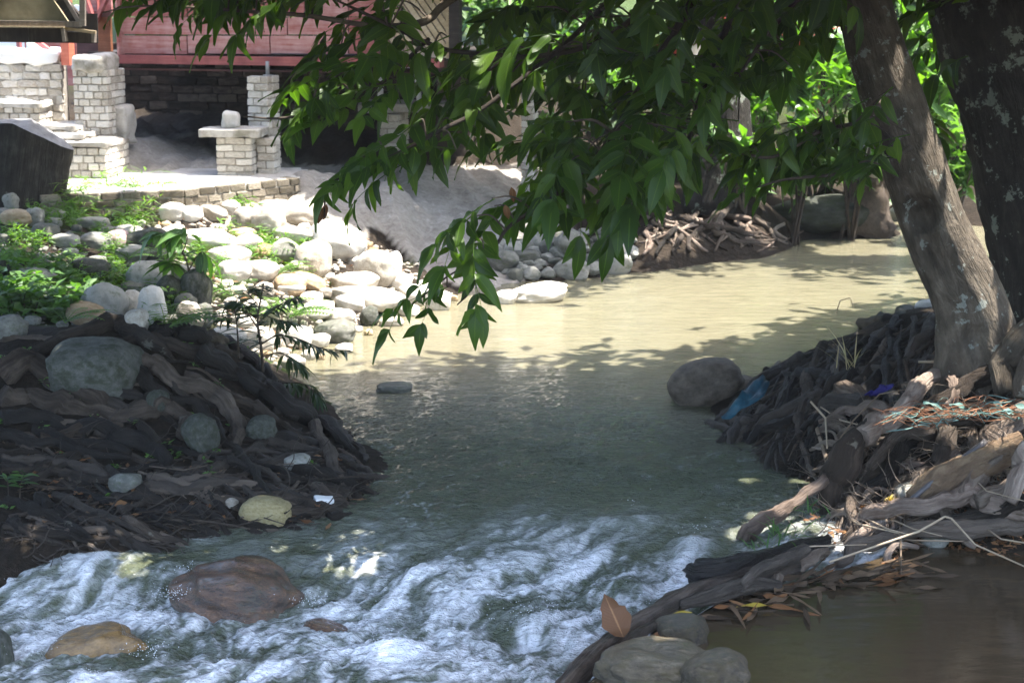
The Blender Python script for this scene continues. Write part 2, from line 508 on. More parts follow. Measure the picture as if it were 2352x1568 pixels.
t = NT('soil')
c = t.n('TexCoord').outputs['Object']
n1 = t.noise(c, 3.5, 7, .65); n2 = t.noise(c, 26, 4, .7); n3 = t.noise(t.mapped(c, (3, 14, 6)), 2.2, 5, .7)
soil = t.ramp(t.math('ADD', t.math('MULTIPLY', n1, .5), t.math('MULTIPLY', n2, .5)), (.3, (.006, .005, .003)), (.5, (.019, .014, .0095)), (.7, (.048, .036, .026)))
n4 = t.noise(c, 1.3, 6, .7, .8)
snd = t.ramp(t.math('ADD', t.math('MULTIPLY', n3, .4), t.math('ADD', t.math('MULTIPLY', n2, .3), t.math('MULTIPLY', n4, .3))), (.32, (.14, .12, .10)), (.45, (.25, .225, .195)), (.54, (.31, .285, .25)), (.66, (.44, .41, .37)))
grn = t.ramp(n2, (.35, (.02, .03, .008)), (.65, (.06, .10, .02)))
fs = t.n('Attribute', attribute_name='sand').outputs['Fac']; fg = t.n('Attribute', attribute_name='green').outputs['Fac']
base = t.mix(fg, t.mix(fs, soil, snd), grn)
h = t.math('ADD', t.math('MULTIPLY', n1, .6), t.math('ADD', t.math('MULTIPLY', n2, .6), t.math('MULTIPLY', n3, .5)))
MAT_SOIL = t.fin(Base_Color=base, Roughness=.95, Specular_IOR_Level=.15, Normal=t.bump(h, .8, .04))
tag(link('ground', grid_mesh('ground', xs, ys, Z, {'sand': sand, 'green': green}), MAT_SOIL), kind='structure')

# ------------------------------------------------------------------ water
ROCKS = [  # rocks that stand in the rapid: px, py (centre), half width, half height, depth y, what
    (557, 1372, 165, 62), (200, 1500, 150, 62), (-15, 1520, 50, 90), (745, 1440, 55, 18), (235, 1575, 60, 22), (205, 1290, 78, 45),
    (1410, 1400, 60, 22)]
# one fine sheet: dense where the rapid runs
xw = axis(-3.6, 4.2, -9.5, 10.5, .0135)
yy = [6.2]
while yy[-1] < 25.5: yy.append(yy[-1] + (.0125 if 7.6 < yy[-1] < 10.8 else .022 if yy[-1] < 13.5 else .045))
yw = np.array(yy)
X, Y = np.meshgrid(xw, yw)
base = wlev(X, Y)
Xp, Yp = to_px(X, Y, base)
side = (X - np.interp(Y, [6.6, 7.62, 8.48, 8.86, 9.4], [-.25, .333, .93, 1.49, 2.2])) * .75
pond = sstep(-.10, .10, side) * sstep(10.1, 9.7, Y)
# flow direction down the rapid: towards the camera and to the left
fx, fy = -.62, -.78
u = X * fx + Y * fy; v = X * fy - Y * fx
wx = fbm(X * 1.3, Y * 1.3, 3.0, 3) * .15; wy = fbm(X * 1.3, Y * 1.3, 8.0, 3) * .15
uu, vv = u + wx, v + wy
rap = sstep(1110, 1400, Yp + 90 * fbm(X * 1.1, Y * 1.1, 1.0, 3) + (Xp - 900) * .05) * (1 - pond) * sstep(12, 10.5, Y)
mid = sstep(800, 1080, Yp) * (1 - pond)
def billow(a_, b_, sd, o=4, g=.6):
    r, am, f, tot = 0, 1.0, 1.0, 0
    for i in range(o):
        r = r + am * np.abs(perlin(a_ * f + 13.1 * i, b_ * f, sd + i)); tot += am; am *= g; f *= 2.1
    return r / tot
puff = billow(uu * 2.0, vv * 5.0, 4.4, 4, .62)
chop = fbm(uu * 5.0, vv * 8.5, 6.1, 5, .64)
big = fbm(uu * .9, vv * 1.5, 2.2, 2)
Z = base + rap * (.036 * big + .075 * (puff - .25) + .022 * chop + .006 * fbm(X * 15, Y * 19, 9.1, 3, .65))
Z += mid * (1 - rap) * (.012 * fbm(uu * 2.0, vv * 5.0, 7.7, 3) + .008 * fbm(uu * 5, vv * 13, 3.3, 4, .6) + .011 * fbm(X * 6.5, Y * 17, 13.3, 3, .55) * (1 + .9 * fbm(X * .9, Y * 1.3, 23.0, 2)))
Z += (1 - pond) * (.0020 * fbm(X * 1.6, Y * 7.0, 5.0, 4, .6) * (1 + .8 * fbm(X * .35, Y * .9, 11.0, 2))) + pond * .0012 * fbm(X * 3, Y * 9, 6.0, 2)
Z += (1 - pond) * rap * .006 * perlin(X * 15, Y * 15, 1.5)
def hump(px, py, rx, ry, hgt):
    global Z
    p = PZ(px, py, float(wlev(*PZ(px, py, -.1)[:2])))
    d = ((X - p[0]) / rx) ** 2 + ((Y - p[1]) / ry) ** 2
    Z = Z + hgt * np.exp(-d)
    return np.exp(-d)
foam = np.zeros_like(Z)
# standing waves, pillows in front of rocks and the holes behind them
for px, py, rx, ry, hg, f in ((250, 1340, .30, .18, .10, .5), (100, 1380, .25, .2, .06, .5), (1240, 1440, .17, .16, .075, .6), (1195, 1490, .10, .09, -.07, .7),
                              (1430, 1385, .14, .09, .06, -.4), (1450, 1195, .22, .09, .045, .75), (1600, 1240, .12, .08, .045, .8), (900, 1510, .18, .10, .05, .8),
                              (640, 1300, .16, .10, .04, .4), (1000, 1360, .25, .14, .05, .4), (1560, 1380, .22, .09, .03, .9), (400, 1330, .12, .1, .03, .5), (330, 1440, .25, .12, .03, .6),
                              (1350, 1500, .15, .12, .02, .7), (1180, 1300, .3, .14, .05, .3), (700, 1480, .3, .12, .05, .35), (560, 1540, .3, .1, .04, .4), (1100, 1545, .25, .12, .04, .5), (60, 1470, .2, .12, .03, .3)):
    foam += f * hump(px, py, rx, ry, hg)
cl = fbm(uu * 1.25, vv * 3.5, 21.0, 7, .66)
grain = fbm(uu * 9, vv * 14, 15.0, 4, .75)
puff2 = billow(uu * 4.2, vv * 11, 12.0, 4, .7)
foam = rap * np.clip(.40 + .58 * cl + .75 * (puff - .25) + .70 * (puff2 - .26) + .26 * grain + foam * .55 + chop * .12, 0, 1)
foam = np.clip(foam, 0, 1)
# thin foam threads drifting over the dark tail of the pool
thr = sstep(.86, .99, 1 - np.abs(fbm(uu * 2.4, vv * 4.6, 31.0, 4, .6)) * 2) * sstep(900, 1120, Yp) * (1 - pond) * .40
foam = np.maximum(foam, thr * sstep(-.1, .4, fbm(X * 1.5, Y * 1.5, 40, 2)))
foam *= (1 - pond)
Z += foam * rap * .004 * fbm(X * 26, Y * 26, 2.0, 2)
calm = np.clip(1 - rap - pond, 0, 1)
WATER_Z, X_W, Y_W = Z, X, Y

t = NT('river water')
c = t.n('TexCoord').outputs['Object']
fo = t.n('Attribute', attribute_name='foam').outputs['Fac']
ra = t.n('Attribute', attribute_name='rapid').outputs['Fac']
po = t.n('Attribute', attribute_name='pond').outputs['Fac']
n1 = t.noise(t.mapped(c, (1.0, 3.4, 1)), 3.0, 5, .6, .8)
n2 = t.noise(t.mapped(c, (1.0, 2.6, 1)), 13.0, 4, .6, .4)
n3 = t.noise(c, 55.0, 3, .6, .2)
n4 = t.noise(c, 26.0, 7, .78, .3)
hgt = t.math('ADD', t.math('MULTIPLY', n1, .55), t.math('MULTIPLY', n2, .3))
rough_water = t.math('ADD', t.math('MULTIPLY', n2, .6), t.math('MULTIPLY', n3, .4))
hsum = t.math('ADD', t.math('MULTIPLY', hgt, t.math('ADD', .42, t.math('MULTIPLY', ra, .6))), t.math('MULTIPLY', rough_water, t.math('MULTIPLY', ra, .9)))
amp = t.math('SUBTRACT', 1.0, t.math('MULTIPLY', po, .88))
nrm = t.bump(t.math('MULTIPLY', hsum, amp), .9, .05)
murk = t.ramp(n1, (.3, (.128, .116, .074)), (.7, (.178, .163, .108)))
cur = t.ramp(t.noise(t.mapped(c, (.35, 1.5, 1)), 1.4, 5, .6, 1.0), (.35, 0.0), (.65, 1.0))
murk = t.mix(t.math('MULTIPLY', cur, .30), murk, (.118, .114, .078))
murk = t.mix(ra, murk, (.064, .074, .044))  # near water painted darker and greener, its shade put into the colour
murk = t.mix(t.ramp(fo, (.0, 0.0), (.6, 1.0)), murk, (.27, .285, .27))
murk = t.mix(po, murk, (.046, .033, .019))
edge = t.ramp(t.math('ADD', t.math('MULTIPLY', n4, .30), t.math('MULTIPLY', fo, .95)), (.42, 0.0), (.98, 1.0))
edge = t.math('MULTIPLY', edge, t.ramp(fo, (.04, 0.0), (.30, 1.0)))
wcol = t.mix(t.math('MULTIPLY', edge, .92), murk, t.ramp(n3, (.3, (.66, .66, .68)), (.7, (.88, .87, .88))))
rg = t.math('ADD', .05, t.math('MULTIPLY', fo, .30))
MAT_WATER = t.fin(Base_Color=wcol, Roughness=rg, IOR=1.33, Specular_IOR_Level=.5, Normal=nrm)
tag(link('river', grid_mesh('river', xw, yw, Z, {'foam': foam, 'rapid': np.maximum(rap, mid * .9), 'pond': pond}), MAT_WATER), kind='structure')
# ------------------------------------------------------------------ materials of the built things
MAT_BRICK = stone_mat('pale brick', (.36, .325, .275), (.54, .505, .445), (.64, .615, .565), 5.0, .9, .5, .15, .4, moss=(.20, .17, .12), mosscov=.64)
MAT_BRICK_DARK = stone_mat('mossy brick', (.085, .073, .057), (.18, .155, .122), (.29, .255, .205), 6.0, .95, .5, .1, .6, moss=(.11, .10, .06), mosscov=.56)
MAT_MORTAR = stone_mat('mortar', (.22, .195, .16), (.34, .31, .265), (.44, .41, .365), 14.0, .95, .6, .1, .1)
MAT_CONC = stone_mat('weathered concrete', (.22, .20, .175), (.40, .38, .345), (.52, .50, .47), 4.0, .9, .4, .15, .2, moss=(.16, .15, .11), mosscov=.60)
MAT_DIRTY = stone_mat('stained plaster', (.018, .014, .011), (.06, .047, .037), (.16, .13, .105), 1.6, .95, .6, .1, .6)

def plank_mat(name, dark, mid, light, rough=.7, streak=(1.5, 1.5, 22)):
    t = NT(name)
    c = obj_coord(t)
    n1 = t.noise(t.mapped(c, streak), 1.6, 5, .65, .3)
    n2 = t.noise(c, 5.0, 5, .65)
    r = t.n('ObjectInfo').outputs['Random']
    f = t.math('ADD', t.math('MULTIPLY', n1, .5), t.math('MULTIPLY', n2, .5))
    f = t.math('ADD', f, t.math('MULTIPLY', t.math('SUBTRACT', r, .5), .22))
    return t.fin(Base_Color=t.ramp(f, (.3, dark), (.5, mid), (.72, light)), Roughness=rough, Specular_IOR_Level=.25, Normal=t.bump(n1, .3, .01))

MAT_RED = plank_mat('faded red boards', (.20, .058, .050), (.31, .112, .098), (.48, .29, .27))
MAT_REDBEAM = plank_mat('red painted beam', (.19, .055, .055), (.30, .095, .09), (.36, .14, .13), .55)
MAT_POST = plank_mat('bright red post', (.38, .09, .055), (.50, .14, .085), (.58, .22, .15), .5)
MAT_MAROON = plank_mat('maroon panel', (.045, .022, .022), (.085, .04, .04), (.14, .07, .07))
MAT_RUST = plank_mat('rusty panel', (.09, .035, .02), (.20, .075, .035), (.30, .13, .07))
MAT_DARKWOOD = plank_mat('dark timber', (.012, .010, .009), (.03, .024, .02), (.07, .06, .05))
MAT_GREYWOOD = plank_mat('grey brown timber', (.09, .075, .06), (.17, .145, .12), (.26, .23, .20))
MAT_TAN = plank_mat('tan board', (.22, .19, .11), (.33, .29, .18), (.40, .37, .26), .7, (4, 4, 4))
MAT_LATH = plank_mat('straw coloured lath', (.24, .18, .10), (.38, .30, .19), (.48, .41, .30))
MAT_WHITE = plank_mat('white board', (.62, .62, .60), (.74, .74, .73), (.80, .80, .79), .6, (2, 2, 2))
MAT_PLASTIC = plank_mat('white plastic', (.60, .60, .58), (.72, .72, .70), (.78, .78, .77), .35, (2, 2, 2))
MAT_STEEL = plank_mat('dull steel', (.16, .16, .16), (.25, .25, .25), (.34, .34, .34), .45, (3, 3, 3))

# ------------------------------------------------------------------ bricks
def brick_meshes(n, mat, jit, name):
    out = []
    for i in range(n):
        bm = bmesh.new()
        bmesh.ops.create_cube(bm, size=1.0)
        bmesh.ops.bevel(bm, geom=bm.edges[:], offset=.09, segments=1, affect='EDGES')
        for v in bm.verts:
            v.co += Vector([rng.uniform(-jit, jit) for _ in range(3)])
        me = bpy.data.meshes.new(name); bm.to_mesh(me); bm.free()
        me.materials.append(mat)
        me.polygons.foreach_set('use_smooth', np.zeros(len(me.polygons), bool))
        out.append(me)
    return out
BR_PALE = brick_meshes(8, MAT_BRICK, .035, 'brick')
BR_DARK = brick_meshes(6, MAT_BRICK_DARK, .05, 'brick')
BR_STONE = brick_meshes(8, MAT_BRICK, .13, 'rubble')

def put_brick(parent, meshes, c, size, ang, name='brick'):
    o = bpy.data.objects.new(name, rng.choice(meshes))
    o.scale = size
    o.rotation_euler = (rng.gauss(0, .012), rng.gauss(0, .015), ang + rng.gauss(0, .015))
    o.location = Vector(c) - parent.location
    o.parent = parent
    col.objects.link(o)
    return o

def brickwork(name, label, org, ang, length, depth, height, ch=.074, bl=.2, meshes=None, faces='fr', cat='pier', mortar=None, group=None, core_name='mortar_core', blunt=0, jitl=.12, bname='brick'):
    """org = lower front left corner; ang = direction of the front; depth goes away from the camera"""
    meshes = meshes or BR_PALE
    u = np.array([math.cos(ang), math.sin(ang), 0]); v = np.array([-math.sin(ang), math.cos(ang), 0]); org = np.asarray(org, float)
    root = thing(name, label, cat, tuple(org + u * length / 2), group)
    core = MB()
    core.box((org + u * length / 2 + v * depth / 2 + np.array([0, 0, (height - .006) / 2 - .10])) - np.array(root.location), (length - .034, depth - .034, height + .17), rotz(ang))
    core.obj(core_name, mortar or MAT_MORTAR, root, smooth=False)
    n = max(1, int(round(height / ch))); ch = height / n
    th = min(.1, depth * .45)
    for k in range(n):
        z = (k + .5) * ch
        if 'f' in faces:
            x = 0.0; first = True
            while x < length - .01:
                l = bl * (1 + rng.uniform(-jitl, jitl))
                if first and k % 2: l *= .5
                first = False
                if length - (x + l) < bl * .35: l = length - x
                p = org + u * (x + l / 2) + v * (th / 2 + rng.uniform(-.008, .008)) + np.array([0, 0, z + rng.uniform(-.003, .003)])
                put_brick(root, meshes, p, (l - .010, th, ch - .009), ang, bname)
                x += l
        for f in faces:
            if f in 'rl':
                y = th; first = True
                while y < depth - .01:
                    l = bl * (1 + rng.uniform(-jitl, jitl))
                    if first and not k % 2: l *= .5
                    first = False
                    if depth - (y + l) < bl * .35: l = depth - y
                    xx = length - th / 2 if f == 'r' else th / 2
                    p = org + u * (xx + rng.uniform(-.006, .006)) + v * (y + l / 2) + np.array([0, 0, z])
                    put_brick(root, meshes, p, (th, l - .010, ch - .009), ang, bname)
                    y += l
    return root

FA = R(-15.0)
FU = np.array([math.cos(FA), math.sin(FA), 0]); FN = np.array([-math.sin(FA), math.cos(FA), 0])   # along the house front, into the house
FB = PY(600, 160, 19.3)

def FP(px, py, off=0.0):
    """point on the plane of the house front, pushed off metres into the house"""
    d = ray(px, py); o = np.array([0, 0, CAM_H]); b = FB + FN * off
    t = ((b - o) @ FN) / (d @ FN)
    return o + d * t

def lumpy_box(size, seed, sub=3, amp=.02, rnd=.12):
    """box with rounded edges and an uneven surface"""
    bm = bmesh.new(); bmesh.ops.create_cube(bm, size=1.0)
    bmesh.ops.subdivide_edges(bm, edges=bm.edges[:], cuts=9, use_grid_fill=True)
    half = np.array(size) / 2; r = max(rnd * min(size), .006)
    co = np.array([v.co[:] for v in bm.verts])
    co = np.sign(co) * (np.abs(co) * 2) ** .7 * half            # more rows near the edges
    inner = half - r; q = np.clip(co, -inner, inner); d = co - q
    L = np.linalg.norm(d, axis=1)[:, None]; co = q + r * d / np.maximum(L, 1e-6)
    nrm = d / np.maximum(L, 1e-6)
    n = fbm(co[:, 0] * 4 + seed, co[:, 1] * 4, co[:, 2] * 4, 4) * amp * 1.6 + .25 * amp * fbm(co[:, 0] * 17 + seed, co[:, 1] * 17, co[:, 2] * 17, 2)
    co = co + nrm * n[:, None]
    for v, c_ in zip(bm.verts, co): v.co = c_
    me = bpy.data.meshes.new('block'); bm.to_mesh(me); bm.free()
    me.polygons.foreach_set('use_smooth', np.ones(len(me.polygons), bool))
    return me

# the tall pier under the beam, the low pier with a slab in front of it
def px_len(n, y): return n * y / FV
p = PZ(572, 398, .97); y0 = p[1]
zt = PY(575, 174, y0)[2]
tall = brickwork('brick_pier', 'tall square pier of pale rough bricks carrying the red beam', (p[0], y0, .97), R(-20), .255, .27, zt - .97, .0775, .17, group=None)
h = PZ(497, 406, .98); y1 = h[1]
zc = PY(500, 316, y1)[2]
low = brickwork('brick_pier', 'low pier of pale bricks topped by a broad overhanging slab', (h[0], y1, .96), R(-5), px_len(86, y1), .32, zc - .96, .078, .2)
cap = link('cap_slab', lumpy_box((px_len(140, y1), .46, .085), 3.0, 3, .012, .1), MAT_CONC, low)
cap.location = Vector((h[0] + px_len(38, y1), y1 + .15, zc + .045)) - low.location
cap.rotation_euler = (0, 0, R(-6))
q = PZ(584, 392, 1.0)
mp = brickwork('brick_pier', 'short brick pier stub squeezed between the slab topped pier and the tall one', (h[0] + px_len(88, y1), y1 + .14, .97), R(-8), px_len(44, y1), .25, .40, .078, .2)
b0 = lumpy_box((px_len(38, y1), .18, .17), 8.0, 2, .02, .25)
bk = tag(link('stone_block', b0, MAT_BRICK), 'small upright pale stone standing on the slab of the low pier', 'stone')
bk.location = (PY(531, 262, y1 + .2)[0], y1 + .22, zc + .0875 + .08)
sp = MB(); P1 = FP(603, 173, .03)
sp.box((0, 0, 0), (.035, .035, .15)); sp.box((0, 0, -.07), (.09, .09, .012))
post = sp.obj('steel_post', MAT_STEEL); post.location = (tall.location.x + .10, tall.location.y + .10, zt + .072)
tag(post, 'short steel post standing on top of the tall brick pier', 'post')

# retaining wall along the terrace edge: mossy, shaded
def wall_between(a, b, ztop, zbot, name, label, meshes, mortar, thick=.22, ch=.075, bl=.19):
    a = np.array(a, float); b = np.array(b, float)
    ang = math.atan2(b[1] - a[1], b[0] - a[0])
    return brickwork(name, label, (a[0], a[1], zbot), ang, float(np.linalg.norm((b - a)[:2])), thick, ztop - zbot, ch, bl, meshes, 'fr', 'wall', mortar)
A0 = PZ(90, 448, 1.0); A1 = PZ(425, 436, 1.0); A2 = PZ(690, 408, 1.0)
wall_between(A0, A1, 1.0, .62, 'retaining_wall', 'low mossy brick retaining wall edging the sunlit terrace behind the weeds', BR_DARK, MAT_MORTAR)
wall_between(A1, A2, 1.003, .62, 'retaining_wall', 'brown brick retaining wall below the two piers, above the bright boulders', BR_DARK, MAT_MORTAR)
# terrace surface: one concrete apron with soft broken edges, behind the wall
def slab(name, poly, z, thick, mat, kind='structure', res=.09):
    poly = np.array(poly, float)
    x0, y0 = poly.min(0); x1, y1 = poly.max(0)
    gx = np.arange(x0, x1, res); gy = np.arange(y0, y1, res)
    GXX, GYY = np.meshgrid(gx, gy)
    cen = in_poly((GXX[:-1, :-1] + res / 2).ravel(), (GYY[:-1, :-1] + res / 2).ravel(), poly)
    nx = len(gx)
    idx = (np.arange(len(gy) - 1)[:, None] * nx + np.arange(nx - 1)[None]).ravel()[cen]
    q = np.stack([idx, idx + 1, idx + nx + 1, idx + nx], -1)
    used = np.unique(q); mp_ = np.full(nx * len(gy), -1); mp_[used] = np.arange(len(used))
    XX, YY = GXX.ravel()[used], GYY.ravel()[used]
    V = np.stack([XX, YY, z + .012 * fbm(XX * 1.5, YY * 1.5, 3.0, 3)], -1)
    q = mp_[q]
    V2 = V.copy(); V2[:, 2] -= thick
    e = {}
    for f in q:
        for a_, b_ in zip(f, np.roll(f, -1)):
            e[(int(a_), int(b_))] = 1
    side = [(b_, a_, a_ + len(V), b_ + len(V)) for (a_, b_) in e if (b_, a_) not in e]
    me = fast_mesh(name, np.vstack([V, V2]), np.vstack([q, np.array(side)]), np.vstack([V, V2])[:, :2], True)
    return tag(link(name, me, mat), kind=kind)
slab('terrace', [A0[:2] + [-1.5, .12], A0[:2] + [0, .14], A1[:2] + [0, .14], A2[:2] + [.05, .12], A2[:2] + [-.1, 1.1], A0[:2] + [.6, 2.6], A0[:2] + [-1.5, 2.4]], .995, .1, MAT_CONC)

# brick steps at the left, bottom one first, and the buttress beside them
def step(x0, x1, ytop, ybot, zb, depth, label, ang=-6, grow=0):
    p = PZ(x0, ybot, zb)
    zt = PY(x0, ytop, p[1])[2]
    r = brickwork('step_block', label, (p[0], p[1], zb - .08), R(ang), px_len(x1 - x0, p[1]), depth, zt - zb + .05, .072, .11, None, 'fr', 'steps', None, 'brick steps up the bank')
    s = link('step_top', lumpy_box((px_len(x1 - x0, p[1]) + .03, depth + .05, .06), x0 * .1, 3, .022, .2), MAT_CONC, r)
    s.location = Vector((p[0], p[1], 0)) + Vector(rotz(R(ang)) @ np.array([px_len(x1 - x0, p[1]) / 2, depth / 2, 0])) + Vector((0, 0, zt - .01)) - r.location
    s.rotation_euler = (rng.uniform(-.03, .03), rng.uniform(-.02, .02), R(ang))
    return p, zt
s1, z1 = step(132, 250, 332, 408, 1.0, .75, 'lowest brick step with a bright bare top, on the terrace')
def step_at(x0, x1, ytop, y, hgt, depth, label, ang=-6):
    p = PY(x0, ytop, y); zb = p[2] - hgt
    b = to_px(p[0], p[1], zb)
    return step(x0, x1, ytop, float(b[1]), zb, depth, label, ang)
step_at(100, 195, 312, s1[1] + .32, .3, .6, 'thin second brick step with a crumbling top edge')
step_at(58, 182, 292, s1[1] + .50, .42, .6, 'third brick step up, broad and rough topped')
step_at(-20, 100, 238, s1[1] + .72, .5, .6, 'highest brick step, cut by the left edge')
# buttress
bt = PZ(176, 330, 1.28)
bz = PY(176, 160, bt[1])[2]
butt = brickwork('brick_buttress', 'broad pale brick buttress with a rounded mortar cap beside the red post', (bt[0], bt[1] - .05, 1.15), R(-9), px_len(84, bt[1]), .5, bz - 1.15, .074, .115, None, 'fr', 'buttress')
cp = link('mortar_cap', lumpy_box((px_len(86, bt[1]), .42, .2), 5.5, 3, .02, .35), MAT_CONC, butt)
cp.location = Vector((bt[0] + px_len(44, bt[1]), bt[1] + .10, bz + .06)) - butt.location
cp.rotation_euler = (0, 0, R(-9))
cb = PY(272, 330, bt[1] + .2)
blk = tag(link('concrete_block', lumpy_box((.30, .34, .42), 9.2, 3, .03, .12), MAT_CONC), 'stained concrete block leaning at the foot of the brick buttress', 'block')
blk.location = (cb[0], bt[1] + .25, PY(272, 292, bt[1])[2]); blk.rotation_euler = (0, 0, R(-12))
# rubble stone wall with thick white coping
wl = PY(-60, 215, bt[1] + .3)
wz = PY(20, 148, bt[1] + .3)[2]
rub = brickwork('stone_wall', 'rubble stone garden wall under a thick whitewashed coping', (PY(-90, 200, bt[1] + .3)[0], bt[1] + .32, 1.0), R(-3), px_len(236, bt[1]), .3, wz - 1.0, .085, .15, BR_STONE, 'f', 'wall', None, None, 'mortar_core', 0, .45, 'stone')
co = link('coping', lumpy_box((px_len(236, bt[1]), .4, .16), 1.5, 4, .03, .3), MAT_WHITE, rub)
co.location = Vector((PY(-90, 200, bt[1] + .3)[0] + px_len(114, bt[1]), bt[1] + .47, wz + .07)) - rub.location
co.rotation_euler = (0, 0, R(-3))

# ------------------------------------------------------------------ the timber house
house = thing('timber_house', 'raised timber house of faded red boards on brick piers above the terrace', 'house', tuple(FB))
HL = np.array(house.location)
def hbox(name, pa, pb, off, thick, mat, push=0.0):
    """board covering the pixel rectangle pa-pb on the house front"""
    a = FP(pa[0], pa[1], off); b = FP(pb[0], pb[1], off)
    ln = abs((b - a) @ FU); ht = abs(a[2] - b[2])
    c = (a + b) / 2 + FN * thick / 2
    m = MB(); m.box((0, 0, 0), (ln, thick, ht), None)
    o = m.obj(name, mat, house, smooth=False)
    o.location = Vector(c - HL); o.rotation_euler = (0, 0, FA)
    return o
hbox('beam', (262, 127), (1010, 156), -.06, .16, MAT_REDBEAM)
hbox('lower_board', (268, 157), (1010, 171), .0, .05, MAT_MAROON)
# boards of the wall, each one its own piece; the wall goes on above the picture
tops = [126, 82, 40, -6, -52, -100, -150, -205, -260, -320]
for i in range(len(tops) - 1):
    xs_ = [268, 430 + (i % 2) * 70, 620 + (i % 3) * 40, 800, 872]
    for j in range(len(xs_) - 1):
        hbox('wall_board', (xs_[j] + 1, tops[i + 1]), (xs_[j + 1] - 1, tops[i] - 1.2), .02 + rng.uniform(0, .008), .04, MAT_RED)
hbox('corner_post', (254, -330), (270, 140), -.05, .14, MAT_RED)
hbox('corner_post', (862, -330), (876, 127), -.03, .12, MAT_MAROON)
hbox('recessed_panel', (172, 30), (228, 140), .35, .05, MAT_MAROON)
hbox('rusty_panel', (222, 38), (256, 140), .25, .05, MAT_RUST)
hbox('upper_panel', (182, -200), (256, 30), .30, .05, MAT_RED)
hbox('panel_rail', (172, 26), (256, 40), .2, .08, MAT_MAROON)
hbox('panel_post', (214, -200), (223, 30), .22, .07, MAT_REDBEAM)
for pa, pb in (((196, -10), (216, 50)), ((252, -20), (220, 52))):
    a = FP(pa[0], pa[1], .18); b = FP(pb[0], pb[1], .18)
    m = MB(); d = b - a; L = np.linalg.norm(d)
    o = m.box((0, 0, 0), (.07, .04, L)) or m.obj('brace', MAT_REDBEAM, house, smooth=False)
    o.location = Vector((a + b) / 2 - HL); o.rotation_euler = Vector(d).to_track_quat('Z', 'Y').to_euler()
# back wall of the dark space below the floor, side pier walls and the floor above it
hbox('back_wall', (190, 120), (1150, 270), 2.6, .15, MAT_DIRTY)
MAT_CELLAR = stone_mat('cellar brick', (.012, .009, .007), (.034, .025, .018), (.085, .066, .05), 2.0, .95, .6, .1, .4)  # brick under the house in a dark brown
BR_CELLAR = brick_meshes(6, MAT_CELLAR, .06, 'brick')
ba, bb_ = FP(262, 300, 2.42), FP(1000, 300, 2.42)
brickwork('cellar_wall', 'dark cellar brick wall in the shadow beneath the red house', (ba[0], ba[1], 1.02), FA, float((bb_ - ba) @ FU), .14, 1.22, .098, .26, BR_CELLAR, 'f', 'wall', stone_mat('cellar mortar', (.012, .010, .008), (.03, .024, .02), (.06, .05, .04), 8, .95, .5, .1))
hbox('floor_deck', (200, 122), (1010, 129), .10, 2.9, MAT_DARKWOOD)
for i in range(9):
    hbox('floor_joist', (290 + i * 82, 129), (304 + i * 82, 150), .12, 2.5, MAT_DARKWOOD)
# roof, above the frame, with deep eaves that shade the ground below
rm = MB()
ra_, rb_ = FP(350, -330, -.45), FP(1020, -330, -.45)
rc = (ra_ + rb_) / 2 + FN * 2.4; rc[2] = 4.75
rm.box((0, 0, 0), (np.linalg.norm(rb_ - ra_), 4.8, .12))
ro = rm.obj('roof', MAT_DARKWOOD, house, smooth=False); ro.location = Vector(rc - HL); ro.rotation_euler = (R(6), 0, FA)

# slatted screen: diagonal straw laths in a frame, right of the red wall
scr = thing('slatted_screen', 'framed screen of slanting straw coloured laths right of the red wall', 'screen', tuple(FP(955, 125, .05)))
SL = np.array(scr.location)
def sbar(name, pa, pb, wd, th, mat, off):
    a = FP(pa[0], pa[1], off); b = FP(pb[0], pb[1], off)
    d = b - a; L = np.linalg.norm(d)
    m = MB(); m.box((0, 0, 0), (wd, th, L))
    o = m.obj(name, mat, scr, smooth=False)
    o.location = Vector((a + b) / 2 - SL); o.rotation_euler = Vector(d).to_track_quat('Z', 'X').to_euler()
    dz = Vector(d).normalized(); nx_ = Vector(FN); xx = nx_.cross(dz).normalized()
    o.rotation_euler = Matrix((xx, nx_, dz)).transposed().to_euler()
for k in range(13):
    x = 872 + k * 18 - 60
    pa, pb = (x - 30, -60), (x + 95, 125)
    if pb[0] < 880: continue
    if pb[0] > 1030:
        f = (1030 - pa[0]) / (pb[0] - pa[0])
        if f < .15: continue
        pb = (1030, pa[1] + f * (pb[1] - pa[1]))
    if pa[0] < 880:
        f = (880 - pa[0]) / (pb[0] - pa[0]); pa = (880, pa[1] + f * (pb[1] - pa[1]))
    sbar('lath', pa, pb, .055, .025, MAT_LATH, .06)
sbar('frame_rail', (876, 126), (1036, 126), .06, .06, MAT_LATH, .05)
sbar('frame_post', (1030, -80), (1032, 135), .05, .06, MAT_LATH, .04)
sbar('side_post', (1046, -80), (1046, 175), .11, .11, MAT_DARKWOOD, .05)
sbar('backing_board', (955, -70), (955, 122), .72, .02, MAT_GREYWOOD, .16)

